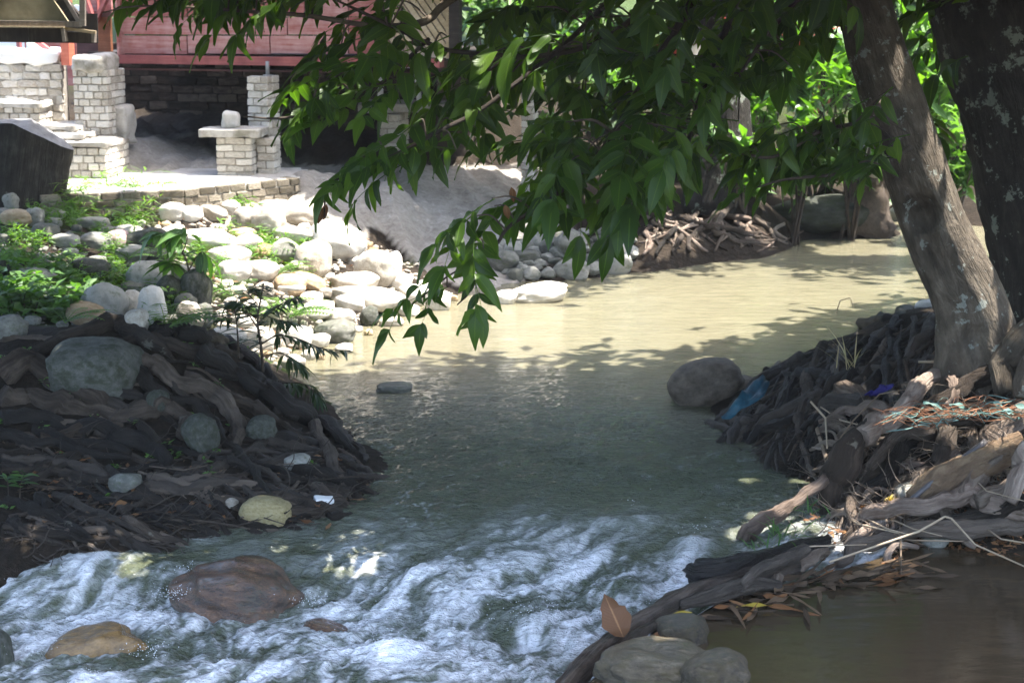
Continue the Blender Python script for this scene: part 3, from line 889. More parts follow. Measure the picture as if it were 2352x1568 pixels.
# red posts that carry the front roof, standing on the stone wall
def post_thing(px, ytop, ybot, y, wpx, mat, label, off=(0, 0)):
    a = PY(px, ytop, y); b = PY(px, ybot, y); wd = px_len(wpx, y)
    m = MB(); m.box((0, 0, 0), (wd, wd, a[2] - b[2] + .6)); 
    o = m.obj('timber_post', mat, None, False); o.location = ((a[0] + b[0]) / 2, y, (a[2] + b[2]) / 2 + .3)
    o.rotation_euler = (0, 0, R(-20))
    return tag(o, label, 'post', 'red roof posts')
pp = post_thing(155, 70, 150, bt[1] + .30, 22, MAT_POST, 'bright red timber post between the white coping and the buttress')
post_thing(44, 70, 140, bt[1] + 2.2, 9, MAT_REDBEAM, 'thin dull red post in the gap under the gable, behind the wall')
br = MB(); a = PY(78, 90, bt[1] + .55); b = PY(146, 140, bt[1] + .40); d = b - a
br.box((0, 0, 0), (.045, .045, np.linalg.norm(d) + .1)); bo = br.obj('timber_brace', MAT_REDBEAM, None, False)
bo.location = Vector((a + b) / 2); bo.rotation_euler = Vector(d).to_track_quat('Z', 'Y').to_euler()
tag(bo, 'slanting pink brace leaning against the bright red post', 'brace')
wb = MB(); a = PY(40, 115, bt[1] + 5.5); wb.box((0, 0, 0), (2.4, .12, 1.6)); wo_ = wb.obj('white_wall', MAT_WHITE, None, False)
wo_.location = (a[0], a[1], a[2] - .2); tag(wo_, 'bright white wall glimpsed under the gable, behind the stone wall', 'wall')
mw = MB(); mw.box((0, 0, 0), (.62, .08, .9)); mo = mw.obj('maroon_wall', MAT_RED, None, False); a = PY(118, 110, bt[1] + 2.6); mo.location = tuple(a)
tag(mo, 'patch of faded red boarding behind the slanting pink brace', 'wall')
# pale cylinder bin behind the coping
bp = PY(80, 118, bt[1] + 1.6)
V, q_, t_, uv = tube([bp + [0, 0, -.35], bp + [0, 0, 0], bp + [0, 0, .14]], [.085, .095, .085], 16, 0, 0)
m = MB(); m.add(V - bp, q_, t_, uv); bn = m.obj('plastic_barrel', plank_mat('pale green plastic', (.36, .45, .36), (.45, .54, .45), (.5, .6, .5), .4)); bn.location = tuple(bp)
tag(bn, 'pale green barrel standing behind the white coping', 'barrel')
m = MB(); m.box((0, 0, 0), (.5, .5, .8)); o = m.obj('barrel_stand', MAT_GREYWOOD, None, False); o.location = (bp[0], bp[1], bp[2] - .35 - .402); tag(o, 'grey wooden stand hidden under the pale barrel', 'stand')

# gable front of the hut at the upper left
GY_ = 18.2
gab = thing('gabled_hut', 'dark timber hut gable with a tan board panel, upper left corner', 'hut', tuple(PY(60, 90, GY_)))
GLo = np.array(gab.location)
def gbar(name, pa, pb, wd, th, mat, dy=0.0):
    a = PY(pa[0], pa[1], GY_ + dy); b = PY(pb[0], pb[1], GY_ + dy); d = b - a; L = np.linalg.norm(d)
    m = MB(); m.box((0, 0, 0), (wd, th, L))
    o = m.obj(name, mat, gab, smooth=False); o.location = Vector((a + b) / 2 - GLo)
    dz = Vector(d).normalized(); ny = Vector((0, 1, 0)); xx = ny.cross(dz).normalized(); ny = dz.cross(xx)
    o.rotation_euler = Matrix((xx, ny, dz)).transposed().to_euler()
m = MB()
tri = [PY(-60, 46, GY_ + .06), PY(158, 52, GY_ + .06), PY(20, -150, GY_ + .06)]
tv = np.array(tri + [p_ + np.array([0, .04, 0]) for p_ in tri]) - GLo
m.add(tv, [[0, 1, 4, 3], [1, 2, 5, 4], [2, 0, 3, 5]], [[0, 2, 1], [3, 4, 5]])
m.obj('gable_panel', MAT_TAN, gab, smooth=False)
gbar('rafter', (118, -30), (185, 55), .11, .08, MAT_DARKWOOD, .02)
gbar('rafter', (134, -30), (182, 52), .035, .05, MAT_GREYWOOD, -.05)
gbar('rafter', (-70, 60), (10, -40), .10, .08, MAT_DARKWOOD, .02)
gbar('corner_post', (190, -60), (190, 60), .055, .06, MAT_GREYWOOD, -.06)
gbar('tie_board', (-80, 53), (186, 56), .055, .10, MAT_GREYWOOD, -.04)
gbar('fascia', (-80, 78), (68, 78), .13, .12, MAT_DARKWOOD, -.02)
gbar('fascia', (69, 79), (146, 79), .145, .10, MAT_DARKWOOD, -.0)
gbar('fascia', (150, 85), (212, 86), .10, .10, MAT_DARKWOOD, .05)
gbar('trim', (-80, 61), (150, 63), .014, .13, MAT_LATH, -.06)
gbar('trim', (150, 66), (220, 75), .03, .05, MAT_LATH, -.04)
gbar('end_board', (217, 72), (216, 98), .028, .1, MAT_GREYWOOD, .02)
gbar('end_board', (146, 66), (150, 96), .032, .1, MAT_GREYWOOD, -.05)
gbar('deck', (-80, 62), (225, 66), .3, .02, MAT_DARKWOOD, .3)
gbar('support_post', (-72, 60), (-72, 330), .12, .12, MAT_DARKWOOD, .1)

# things on the ledge behind the leaves: brick pier, pale stones, white plastic chair
e1 = PZ(872, 352, 1.05)
brickwork('brick_pier', 'brick pier half hidden behind the drooping leaves, below the plastic chair', (e1[0], e1[1], 1.0), R(-12), px_len(44, e1[1]), .5, PY(872, 262, e1[1])[2] - 1.0, .078, .2)
e2 = PZ(1196, 372, 1.0)
brickwork('brick_pier', 'slim pale brick pier seen through the leaves above the sandy slope', (e2[0], e2[1], float(HT(e2[0], e2[1])) - .1), R(-12), px_len(30, e2[1]), .28, 1.95 - float(HT(e2[0], e2[1])), .078, .14)
lz = PY(872, 262, e1[1])[2]
ld = link('ledge', lumpy_box((1.3, 1.0, .10), 4.4, 3, .015, .1), MAT_CONC); ld.location = (PY(930, 250, e1[1])[0] + .1, e1[1] + .62, lz + .05); tag(ld, 'concrete ledge under the white plastic chair', 'ledge')
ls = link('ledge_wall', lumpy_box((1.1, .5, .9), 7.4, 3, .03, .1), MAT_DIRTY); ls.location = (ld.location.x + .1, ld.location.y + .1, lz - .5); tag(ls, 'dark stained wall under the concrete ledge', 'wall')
ch = thing('plastic_chair', 'white plastic garden chair glimpsed through the leaves on the ledge', 'chair', (PY(918, 245, e1[1] + .5)[0], e1[1] + .5, lz + .10))
def part(nm, fn, mat=MAT_PLASTIC):
    m = MB(); fn(m); return m.obj(nm, mat, ch)
part('seat', lambda m: m.box((0, 0, .42), (.44, .42, .03)))
for sx in (-1, 1):
    for sy in (-1, 1):
        part('leg', lambda m: m.add(*tube([(sx * .2, sy * .19, .405), (sx * .23, sy * .23, 0)], [.022, .018], 8, 0, 0)))
    part('armrest', lambda m: m.add(*tube(catmull([(sx * .22, -.2, .43), (sx * .24, -.18, .62), (sx * .24, .0, .65), (sx * .23, .2, .66)], 10), .02, 8, 0, 0)))
part('back_frame', lambda m: m.add(*tube(catmull([(-.21, .21, .43), (-.22, .26, .70), (-.14, .30, .88), (0, .31, .91), (.14, .30, .88), (.22, .26, .70), (.21, .21, .43)], 24), .024, 8, 0, 0)))
for x in (-.11, -.04, .04, .11):
    part('back_slat', lambda m: m.add(*tube([(x, .22, .42), (x, .29, .86)], .016, 6, 0, 0)))

# right background: red brown screen, coral rags, pale ledges and rocks, a leaning pale trunk
rs = thing('timber_screen', 'red brown timber screen of upright boards behind the bright leaves', 'screen', tuple(PZ(1858, 250, 1.35)))
RL = np.array(rs.location)
for k in range(8):
    a = PY(1812 + k * 13, 60, RL[1] + rng.uniform(-.03, .03)); b = PY(1826 + k * 11, 262, RL[1])
    m = MB(); d = b - a; m.box((0, 0, 0), (.06, .03, np.linalg.norm(d))); o = m.obj('board', MAT_RUST, rs, False)
    o.location = Vector((a + b) / 2 - RL); o.rotation_euler = Vector(d).to_track_quat('Z', 'Y').to_euler()
m = MB(); m.box((0, 0, 0), (1.6, .06, .06)); o = m.obj('rail', MAT_DARKWOOD, rs, False); o.location = (0, .08, .15)
m = MB(); m.box((0, 0, 0), (1.6, .06, .06)); o = m.obj('rail', MAT_DARKWOOD, rs, False); o.location = (0, .08, .9)
ml = NT('coral cloth'); MAT_CORAL = ml.fin(Base_Color=(.55, .085, .045, 1), Roughness=.7)
for (px, y0, y1, Y_, lab) in ((1553, 116, 160, 21.0, 'coral red rag hanging on a cord left of the pale leaning trunk'), (1838, 92, 132, 20.0, 'coral red rag hanging in front of the timber screen')):
    a = PY(px, y0, Y_); hgt = px_len(y1 - y0, Y_)
    m = MB(); n = 7
    V = []; 
    for i in range(n):
        f = i / (n - 1); wdt = hgt * .38 * (1 - .75 * f) + .01
        for s in (-1, -.33, .33, 1):
            V.append((s * wdt / 2 + .03 * f, .03 * math.sin(s * 3 + f * 4), -f * hgt))
    V = np.array(V); q_ = [[i * 4 + j, i * 4 + j + 1, i * 4 + j + 5, i * 4 + j + 4] for i in range(n - 1) for j in range(3)]
    m.add(V, q_); m.add(V + [0, .006, 0], [x[::-1] for x in q_])
    m.add(*tube([(-.9, 0, .25), (0, 0, .0), (.9, 0, .3)], .006, 5, 0, 0))
    o = m.obj('cloth_rag', MAT_CORAL); o.location = tuple(a); tag(o, lab, 'cloth', 'coral rags hung on a cord')
for (x0, x1, y0, y1, z, lab) in ((1672, 1748, 272, 330, 1.0, 'sunlit stone ledge deep in the greenery across the river'), (1955, 2020, 332, 405, .75, 'tan block with a sunlit flat top beside the leaning trunk'),
                              (1690, 1730, 262, 276, 1.3, 'small orange tan brick ledge behind the leaves')):
    p = PZ((x0 + x1) / 2, y1, z); wd = px_len(x1 - x0, p[1])
    o = link('stone_block', lumpy_box((wd, wd * .8, px_len(y1 - y0, p[1])), x0 * .1, 3, .03, .12), MAT_CONC); o.location = (p[0], p[1] + wd * .4, p[2] + px_len(y1 - y0, p[1]) / 2)
    tag(o, lab, 'stone')
    if p[2] - .1 > HT(p[0], p[1]): 
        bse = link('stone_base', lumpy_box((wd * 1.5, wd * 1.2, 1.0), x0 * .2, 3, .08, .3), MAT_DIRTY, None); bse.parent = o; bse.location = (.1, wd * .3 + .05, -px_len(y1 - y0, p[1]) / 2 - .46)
# ------------------------------------------------------------------ boulders
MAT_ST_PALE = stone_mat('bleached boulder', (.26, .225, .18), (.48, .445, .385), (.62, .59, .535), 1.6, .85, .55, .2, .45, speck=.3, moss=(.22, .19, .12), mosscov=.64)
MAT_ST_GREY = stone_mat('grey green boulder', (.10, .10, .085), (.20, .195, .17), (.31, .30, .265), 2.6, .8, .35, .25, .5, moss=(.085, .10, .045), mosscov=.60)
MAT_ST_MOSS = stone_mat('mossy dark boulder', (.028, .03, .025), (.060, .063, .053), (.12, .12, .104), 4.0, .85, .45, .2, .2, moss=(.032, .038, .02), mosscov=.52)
MAT_ST_TAN = stone_mat('orange tan boulder', (.17, .115, .06), (.31, .22, .125), (.44, .35, .23), 3.0, .75, .35, .3, .3)
MAT_ST_PINK = stone_mat('pinkish boulder', (.22, .15, .14), (.34, .25, .24), (.44, .36, .34), 3.0, .75, .35, .3, .2)
MAT_ST_YEL = stone_mat('yellowish cobble', (.15, .12, .055), (.29, .235, .115), (.40, .34, .20), 6.0, .8, .5, .25, .1, speck=.4)
MAT_ST_BRN = stone_mat('brown river boulder', (.05, .038, .028), (.115, .092, .070), (.20, .165, .13), 3.0, .7, .4, .3, .2, speck=.2)
MAT_WETROCK = stone_mat('wet brown rock', (.022, .013, .008), (.105, .050, .024), (.30, .16, .07), 3.2, .07, 1.0, 1.0, .15, moss=(.05, .045, .025), mosscov=.58)
MAT_WETORANGE = stone_mat('wet orange rock', (.07, .045, .02), (.20, .115, .04), (.34, .21, .085), 3.5, .14, .5, .65, .1)
MAT_WETGREY = stone_mat('wet grey rock', (.026, .021, .013), (.075, .060, .037), (.16, .13, .085), 4.0, .26, 1.0, .6, .15, moss=(.06, .048, .02), mosscov=.50)

def rock_mesh(seed, sub=3, amp=.16, pw=2.5, angular=0.0):
    bm = bmesh.new(); bmesh.ops.create_icosphere(bm, subdivisions=sub, radius=1.0)
    co = np.array([v.co[:] for v in bm.verts])
    k = (np.abs(co) ** pw).sum(1) ** (-1 / pw)
    co = co * k[:, None]
    n = amp * fbm(co[:, 0] * .9 + seed, co[:, 1] * .9 + seed * 2.3, co[:, 2] * .9, 3, .45)
    n += .018 * fbm(co[:, 0] * 4 + seed, co[:, 1] * 4, co[:, 2] * 4, 3)
    co = co * (1 + n)[:, None]
    if angular:
        rg = np.random.default_rng(int(seed * 10) + 5)
        for i in range(9):
            nn = rg.normal(size=3); nn /= np.linalg.norm(nn); d = rg.uniform(.62, .9)
            ex = co @ nn - d
            co = co - np.where(ex > 0, ex * angular, 0)[:, None] * nn
    for v, c_ in zip(bm.verts, co): v.co = c_
    me = bpy.data.meshes.new('boulder'); bm.to_mesh(me); bm.free()
    me.polygons.foreach_set('use_smooth', np.ones(len(me.polygons), bool))
    return me
_proto = {}
def rock_variant(mat, i, kind='round'):
    k = (mat.name, i, kind)
    if k not in _proto and kind == 'knob':
        me = rock_mesh(i * 2.9 + 3, 5, .30, 2.7, .3); me.materials.append(mat); _proto[k] = me
    if k not in _proto:
        me = rock_mesh(i * 3.7 + len(kind), 4, .17, 2.3 + .25 * (i % 4)) if kind == 'round' else rock_mesh(i * 2.9 + 11, 4, .22, 2.6, .75)
        me.materials.append(mat); _proto[k] = me
    return _proto[k]
placed = []
def boulder(px, py, hw, hh, mat, label, group=None, kind='round', tilt=0.0, name='boulder', Y=None, deep=1.0, var=None, cat='boulder', sink=.75):
    if Y is None and var is None and hh > hw: var = (0, 3, 4)[int(px) % 3]
    if Y is None:
        g = G(px, py + hh * sink, True); Y = g[1] + .0
    s = Y / FV
    rx, rz = hw * s * 1.03, hh * s * 1.06
    ry = max(.55 * rx, min(1.05 * rx, (rx + rz) / 2)) * deep
    p = PY(px, py, Y + ry * .35)
    o = link(name, rock_variant(mat, var if var is not None else rng.randrange(7), kind))
    o.location = tuple(p); o.scale = (rx, ry, rz)
    o.rotation_euler = (rng.uniform(-.12, .12), R(tilt), rng.uniform(-.25, .25))
    placed.append((px, py, hw, hh))
    return tag(o, label, cat, group)
z2 = lambda x, y, a, b: (x * .336, 367.5 + y * .336, a * .42, b * .42)
zb = lambda x, y, a, b: (413 + x * .2519, 478 + y * .2519, a * .31, b * .31)
SG, SB = 'grey boulders in the shaded weedy slope', 'bleached boulders of the sunlit pile'
P_, Gr, Ms, Ta, Pk = MAT_ST_PALE, MAT_ST_GREY, MAT_ST_MOSS, MAT_ST_TAN, MAT_ST_PINK
# shaded slope, one by one
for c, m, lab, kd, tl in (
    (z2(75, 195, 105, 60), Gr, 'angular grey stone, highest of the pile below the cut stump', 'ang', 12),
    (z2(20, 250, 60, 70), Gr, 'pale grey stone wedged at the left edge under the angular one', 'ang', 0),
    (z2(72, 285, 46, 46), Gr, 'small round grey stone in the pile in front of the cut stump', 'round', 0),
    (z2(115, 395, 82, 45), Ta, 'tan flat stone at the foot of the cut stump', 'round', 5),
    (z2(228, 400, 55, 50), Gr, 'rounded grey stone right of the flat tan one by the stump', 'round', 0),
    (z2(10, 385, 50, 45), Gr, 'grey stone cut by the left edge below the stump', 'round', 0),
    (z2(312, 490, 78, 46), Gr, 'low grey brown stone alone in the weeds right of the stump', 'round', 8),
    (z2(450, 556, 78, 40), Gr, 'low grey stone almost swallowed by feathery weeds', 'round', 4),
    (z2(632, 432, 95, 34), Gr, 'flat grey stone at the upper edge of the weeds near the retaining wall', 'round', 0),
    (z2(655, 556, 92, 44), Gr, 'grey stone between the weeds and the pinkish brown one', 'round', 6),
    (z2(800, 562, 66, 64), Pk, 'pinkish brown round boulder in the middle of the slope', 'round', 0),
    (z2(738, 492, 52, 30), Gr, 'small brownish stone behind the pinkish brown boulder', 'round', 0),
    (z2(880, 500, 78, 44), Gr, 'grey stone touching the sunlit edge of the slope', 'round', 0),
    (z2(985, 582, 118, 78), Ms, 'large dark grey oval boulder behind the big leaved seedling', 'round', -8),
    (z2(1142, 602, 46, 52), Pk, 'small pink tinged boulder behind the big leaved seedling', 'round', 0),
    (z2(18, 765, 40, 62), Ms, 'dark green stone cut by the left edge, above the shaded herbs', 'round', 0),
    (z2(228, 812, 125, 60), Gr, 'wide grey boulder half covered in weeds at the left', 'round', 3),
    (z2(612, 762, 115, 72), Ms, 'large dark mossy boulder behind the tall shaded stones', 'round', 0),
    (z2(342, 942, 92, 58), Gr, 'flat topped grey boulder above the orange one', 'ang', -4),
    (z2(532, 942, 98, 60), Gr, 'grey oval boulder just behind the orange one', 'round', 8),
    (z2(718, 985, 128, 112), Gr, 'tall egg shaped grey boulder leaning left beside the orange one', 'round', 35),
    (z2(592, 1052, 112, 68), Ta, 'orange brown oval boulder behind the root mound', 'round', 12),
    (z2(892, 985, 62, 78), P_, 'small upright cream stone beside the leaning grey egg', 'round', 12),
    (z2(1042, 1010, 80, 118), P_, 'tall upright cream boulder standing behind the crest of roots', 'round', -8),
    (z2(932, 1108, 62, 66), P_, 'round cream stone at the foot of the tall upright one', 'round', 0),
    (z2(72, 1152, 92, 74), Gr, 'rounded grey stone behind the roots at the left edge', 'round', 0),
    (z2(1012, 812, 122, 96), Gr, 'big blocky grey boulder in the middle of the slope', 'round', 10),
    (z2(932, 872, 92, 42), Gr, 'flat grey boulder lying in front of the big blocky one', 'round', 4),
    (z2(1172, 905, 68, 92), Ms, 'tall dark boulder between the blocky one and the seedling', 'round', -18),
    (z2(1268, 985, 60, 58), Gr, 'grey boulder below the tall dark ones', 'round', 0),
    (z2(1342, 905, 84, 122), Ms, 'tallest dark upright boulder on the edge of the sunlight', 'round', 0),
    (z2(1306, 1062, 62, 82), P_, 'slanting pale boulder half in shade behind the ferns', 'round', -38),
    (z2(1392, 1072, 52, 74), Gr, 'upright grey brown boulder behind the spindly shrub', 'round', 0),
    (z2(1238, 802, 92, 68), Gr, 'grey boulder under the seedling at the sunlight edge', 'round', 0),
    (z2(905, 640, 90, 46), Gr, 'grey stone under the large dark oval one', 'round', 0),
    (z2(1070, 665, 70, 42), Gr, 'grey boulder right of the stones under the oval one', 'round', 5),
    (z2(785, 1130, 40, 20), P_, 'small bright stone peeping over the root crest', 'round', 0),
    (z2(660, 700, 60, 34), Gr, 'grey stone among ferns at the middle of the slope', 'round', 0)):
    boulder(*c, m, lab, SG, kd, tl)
# sunlit pile, one by one
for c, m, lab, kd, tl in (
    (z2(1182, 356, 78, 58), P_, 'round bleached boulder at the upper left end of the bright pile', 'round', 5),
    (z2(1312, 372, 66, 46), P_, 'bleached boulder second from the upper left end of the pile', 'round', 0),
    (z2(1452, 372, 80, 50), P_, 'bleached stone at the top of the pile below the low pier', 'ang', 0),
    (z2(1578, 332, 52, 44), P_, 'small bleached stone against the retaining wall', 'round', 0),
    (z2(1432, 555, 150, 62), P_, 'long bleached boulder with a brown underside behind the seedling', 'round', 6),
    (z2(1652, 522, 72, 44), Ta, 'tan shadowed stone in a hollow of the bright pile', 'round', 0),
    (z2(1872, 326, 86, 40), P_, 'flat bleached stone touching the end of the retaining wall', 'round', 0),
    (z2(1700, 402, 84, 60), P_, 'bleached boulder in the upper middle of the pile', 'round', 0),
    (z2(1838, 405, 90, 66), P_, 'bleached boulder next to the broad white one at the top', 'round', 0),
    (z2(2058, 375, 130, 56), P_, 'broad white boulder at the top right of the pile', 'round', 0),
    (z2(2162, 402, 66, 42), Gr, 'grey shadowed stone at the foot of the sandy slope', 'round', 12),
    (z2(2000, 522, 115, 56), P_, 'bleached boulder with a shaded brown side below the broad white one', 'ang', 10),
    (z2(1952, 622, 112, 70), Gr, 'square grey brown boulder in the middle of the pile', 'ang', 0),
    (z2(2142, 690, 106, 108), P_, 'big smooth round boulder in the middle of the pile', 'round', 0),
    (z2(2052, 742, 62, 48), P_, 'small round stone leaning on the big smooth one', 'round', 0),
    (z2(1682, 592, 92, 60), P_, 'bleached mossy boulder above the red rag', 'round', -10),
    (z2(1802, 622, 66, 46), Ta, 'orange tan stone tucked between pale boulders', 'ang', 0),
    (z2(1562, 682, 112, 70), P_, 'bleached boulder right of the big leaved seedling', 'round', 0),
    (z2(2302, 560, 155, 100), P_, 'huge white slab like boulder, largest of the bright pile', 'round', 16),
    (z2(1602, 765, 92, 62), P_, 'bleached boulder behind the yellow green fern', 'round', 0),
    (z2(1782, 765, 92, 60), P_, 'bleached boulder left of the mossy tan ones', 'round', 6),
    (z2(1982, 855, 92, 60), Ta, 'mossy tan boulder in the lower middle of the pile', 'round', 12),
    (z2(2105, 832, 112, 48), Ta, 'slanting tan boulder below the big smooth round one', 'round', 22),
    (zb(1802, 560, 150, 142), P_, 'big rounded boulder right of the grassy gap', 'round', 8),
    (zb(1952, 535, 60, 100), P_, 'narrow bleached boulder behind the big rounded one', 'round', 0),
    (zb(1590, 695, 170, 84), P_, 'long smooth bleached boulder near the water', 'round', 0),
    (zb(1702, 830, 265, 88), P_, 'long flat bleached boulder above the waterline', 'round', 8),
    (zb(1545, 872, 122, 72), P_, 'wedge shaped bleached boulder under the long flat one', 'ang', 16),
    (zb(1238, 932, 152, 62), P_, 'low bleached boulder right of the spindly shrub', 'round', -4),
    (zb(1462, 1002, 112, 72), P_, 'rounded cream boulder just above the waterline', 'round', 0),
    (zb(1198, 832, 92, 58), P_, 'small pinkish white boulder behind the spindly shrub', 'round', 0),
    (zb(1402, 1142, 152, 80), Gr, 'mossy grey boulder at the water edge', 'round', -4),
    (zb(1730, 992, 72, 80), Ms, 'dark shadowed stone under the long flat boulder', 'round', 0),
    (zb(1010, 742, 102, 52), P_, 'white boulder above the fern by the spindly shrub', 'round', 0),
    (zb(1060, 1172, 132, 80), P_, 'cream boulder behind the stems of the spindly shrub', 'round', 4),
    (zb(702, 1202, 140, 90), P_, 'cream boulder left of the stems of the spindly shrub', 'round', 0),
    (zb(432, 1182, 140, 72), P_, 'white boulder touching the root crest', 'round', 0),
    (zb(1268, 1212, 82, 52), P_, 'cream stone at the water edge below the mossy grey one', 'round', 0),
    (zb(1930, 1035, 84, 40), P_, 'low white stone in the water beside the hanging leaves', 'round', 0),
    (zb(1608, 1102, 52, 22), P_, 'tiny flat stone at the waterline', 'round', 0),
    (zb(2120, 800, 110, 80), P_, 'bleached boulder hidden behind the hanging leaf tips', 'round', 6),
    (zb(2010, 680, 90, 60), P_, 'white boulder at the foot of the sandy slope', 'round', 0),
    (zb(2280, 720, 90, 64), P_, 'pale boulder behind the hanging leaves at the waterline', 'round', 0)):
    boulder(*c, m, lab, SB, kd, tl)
boulder(1236, 675, 66, 22, P_, 'smooth white flat rock reaching into the pool', None, 'round', -4, var=2)
boulder(1160, 684, 28, 16, P_, 'small white rock beside the flat one in the pool', None, 'round', 0)
# fill of smaller stones, nothing tells them apart
def fill(poly, n, m, lab, group, lo, hi, gap=.75, kd='round'):
    xs_ = [p[0] for p in poly]; ys_ = [p[1] for p in poly]; k = 0
    for _ in range(n * 40):
        if k >= n: break
        x, y = rng.uniform(min(xs_), max(xs_)), rng.uniform(min(ys_), max(ys_))
        if not in_poly([x], [y], poly)[0]: continue
        a = rng.uniform(lo, hi); b = a * rng.uniform(.5, .8)
        if any(((x - q[0]) / (q[2] + a)) ** 2 + ((y - q[1]) / (q[3] + b)) ** 2 < gap for q in placed): continue
        boulder(x, y, a, b, m, lab, group, kd, rng.uniform(-15, 15)); k += 1
LIT = [(350, 488), (470, 470), (690, 478), (860, 560), (935, 640), (1060, 680), (880, 740), (800, 800), (650, 850), (560, 780), (470, 700), (420, 600)]
SHD = [(0, 500), (120, 480), (330, 510), (420, 600), (470, 720), (380, 760), (200, 750), (0, 740)]
fill(LIT, 26, P_, 'small bleached cobble filling a gap in the sunlit pile', 'small cobbles of the sunlit pile', 15, 30, .62)
fill(LIT, 14, Ta, 'small tan cobble in a gap of the sunlit pile', 'small tan cobbles of the sunlit pile', 9, 16, .6)
fill(SHD, 24, Gr, 'small grey cobble among the weeds of the shaded slope', 'small cobbles of the shaded slope', 10, 22, .62)
# pale broken stones along the far bank under the leaves
FB_ = [(1130, 540), (1440, 530), (1440, 600), (1330, 625), (1180, 635), (1120, 600)]
fill(FB_, 44, Gr, 'pale broken stone on the bank under the hanging leaves', 'broken stones of the far bank', 14, 46, .34, 'ang')
# stones on and about the root mounds
boulder(214, 862, 108, 74, Ms, 'big smooth dark grey boulder lodged in the left root mound', None, 'round', 6, Y=11.1, var=3)
boulder(92, 838, 34, 24, Ms, 'small dark stone tucked behind the big boulder of the root mound', None, 'round', 0, Y=11.5)
boulder(462, 998, 40, 48, Ms, 'upright dark grey stone wedged between two roots', None, 'round', -20)
boulder(362, 925, 26, 30, Ms, 'dim mossy stone right of the big boulder in the roots', None, 'round', 0)
boulder(600, 985, 36, 28, Ms, 'dim greenish stone under the right end of the root mound', None, 'round', 0)
boulder(682, 1063, 30, 19, Gr, 'small pale grey stone lying on the thin roots', None, 'round', 0)
boulder(288, 1108, 42, 26, Gr, 'rough grey stone lying on the dark soil below the roots', None, 'ang', 6)
boulder(612, 1173, 61, 31, MAT_ST_YEL, 'smooth yellowish oval stone at the edge of the dark bank', None, 'round', 8, var=1)
boulder(532, 1155, 15, 12, P_, 'small white pebble left of the yellowish oval stone', None, 'round', 0)
boulder(512, 1146, 14, 8, Ta, 'small tan pebble beside the white one', None, 'round', 0)
boulder(548, 740, 5, 4, P_, 'tiny pebble on the root crest', None, 'round', 0)
boulder(207, 1285, 82, 48, MAT_ST_MOSS, 'half sunk grey boulder at the foot of the dark bank', None, 'ang', 14, Y=9.35, var=2)
boulder(905, 893, 40, 13, Gr, 'low grey rock awash in the middle of the pool', None, 'round', 0, Y=12.95)
boulder(1622, 878, 80, 54, MAT_ST_BRN, 'humped brown grey boulder in the water before the right root mound', None, 'round', -12, Y=12.55, var=5)
boulder(1685, 895, 58, 34, MAT_ST_BRN, 'lower dark boulder joined to the humped one', None, 'round', 0, Y=12.6)
# rocks in the rapid
boulder(556, 1368, 168, 74, MAT_WETROCK, 'big wet brown boulder with foam breaking round it', None, 'knob', 6, Y=8.85, var=4, deep=1.0)
boulder(215, 1500, 118, 58, MAT_WETORANGE, 'wet orange brown pointed rock in the white water', None, 'knob', -10, Y=8.35, var=6)
boulder(140, 1520, 70, 30, MAT_WETROCK, 'low wet dark tongue of rock left of the pointed orange one', None, 'ang', -14, Y=8.33, var=1)
boulder(-18, 1530, 52, 92, MAT_ST_MOSS, 'dark upright rock cut by the lower left corner', None, 'round', 0, Y=8.2)
boulder(752, 1446, 52, 20, MAT_WETROCK, 'dark rock just under the foam right of the big wet one', None, 'round', 12, Y=8.6)
boulder(240, 1578, 62, 20, MAT_WETROCK, 'dark wet rock at the bottom edge of the white water', None, 'round', 0, Y=8.0)
boulder(1520, 1548, 155, 66, MAT_WETGREY, 'large smooth wet boulder at the bottom where the pond spills over', None, 'knob', 4, Y=7.42, var=6)
boulder(1640, 1555, 82, 54, MAT_WETGREY, 'drier grey boulder in front of the large smooth wet one', None, 'round', 0, Y=7.30, var=2)
boulder(1562, 1458, 66, 40, MAT_WETGREY, 'small wet round stone behind the log jam at the pond lip', None, 'round', 0, Y=7.92)
boulder(1415, 1412, 62, 26, MAT_WETGREY, 'dark stone under clear water left of the log jam', None, 'round', 0, Y=8.95)
# boulders in the right root pile and on the far shore
boulder(2098, 1135, 44, 26, Gr, 'grey stone under the dark pole in the right root pile', None, 'round', 0)
boulder(2150, 1240, 30, 18, Gr, 'dim grey stone under the low pale roots on the right', None, 'round', 0)
boulder(2135, 705, 34, 15, P_, 'sunlit white stone behind the crest of the right root mound', None, 'round', 0, Y=13.2)
boulder(2085, 712, 24, 10, P_, 'smaller sunlit white stone behind the right root crest', None, 'round', 0, Y=13.3)
boulder(2050, 478, 60, 34, Gr, 'grey boulder at the far waterline left of the leaning trunk', None, 'round', 0)
boulder(1890, 492, 110, 40, Ms, 'broad dim boulder on the far bank right of the far roots', None, 'round', 0)
boulder(2120, 500, 46, 24, Gr, 'low grey boulder half hidden by the leaning trunk', None, 'round', 0)
boulder(1425, 575, 22, 30, P_, 'sunlit pale stone at the left end of the far root bank', None, 'round', 0)
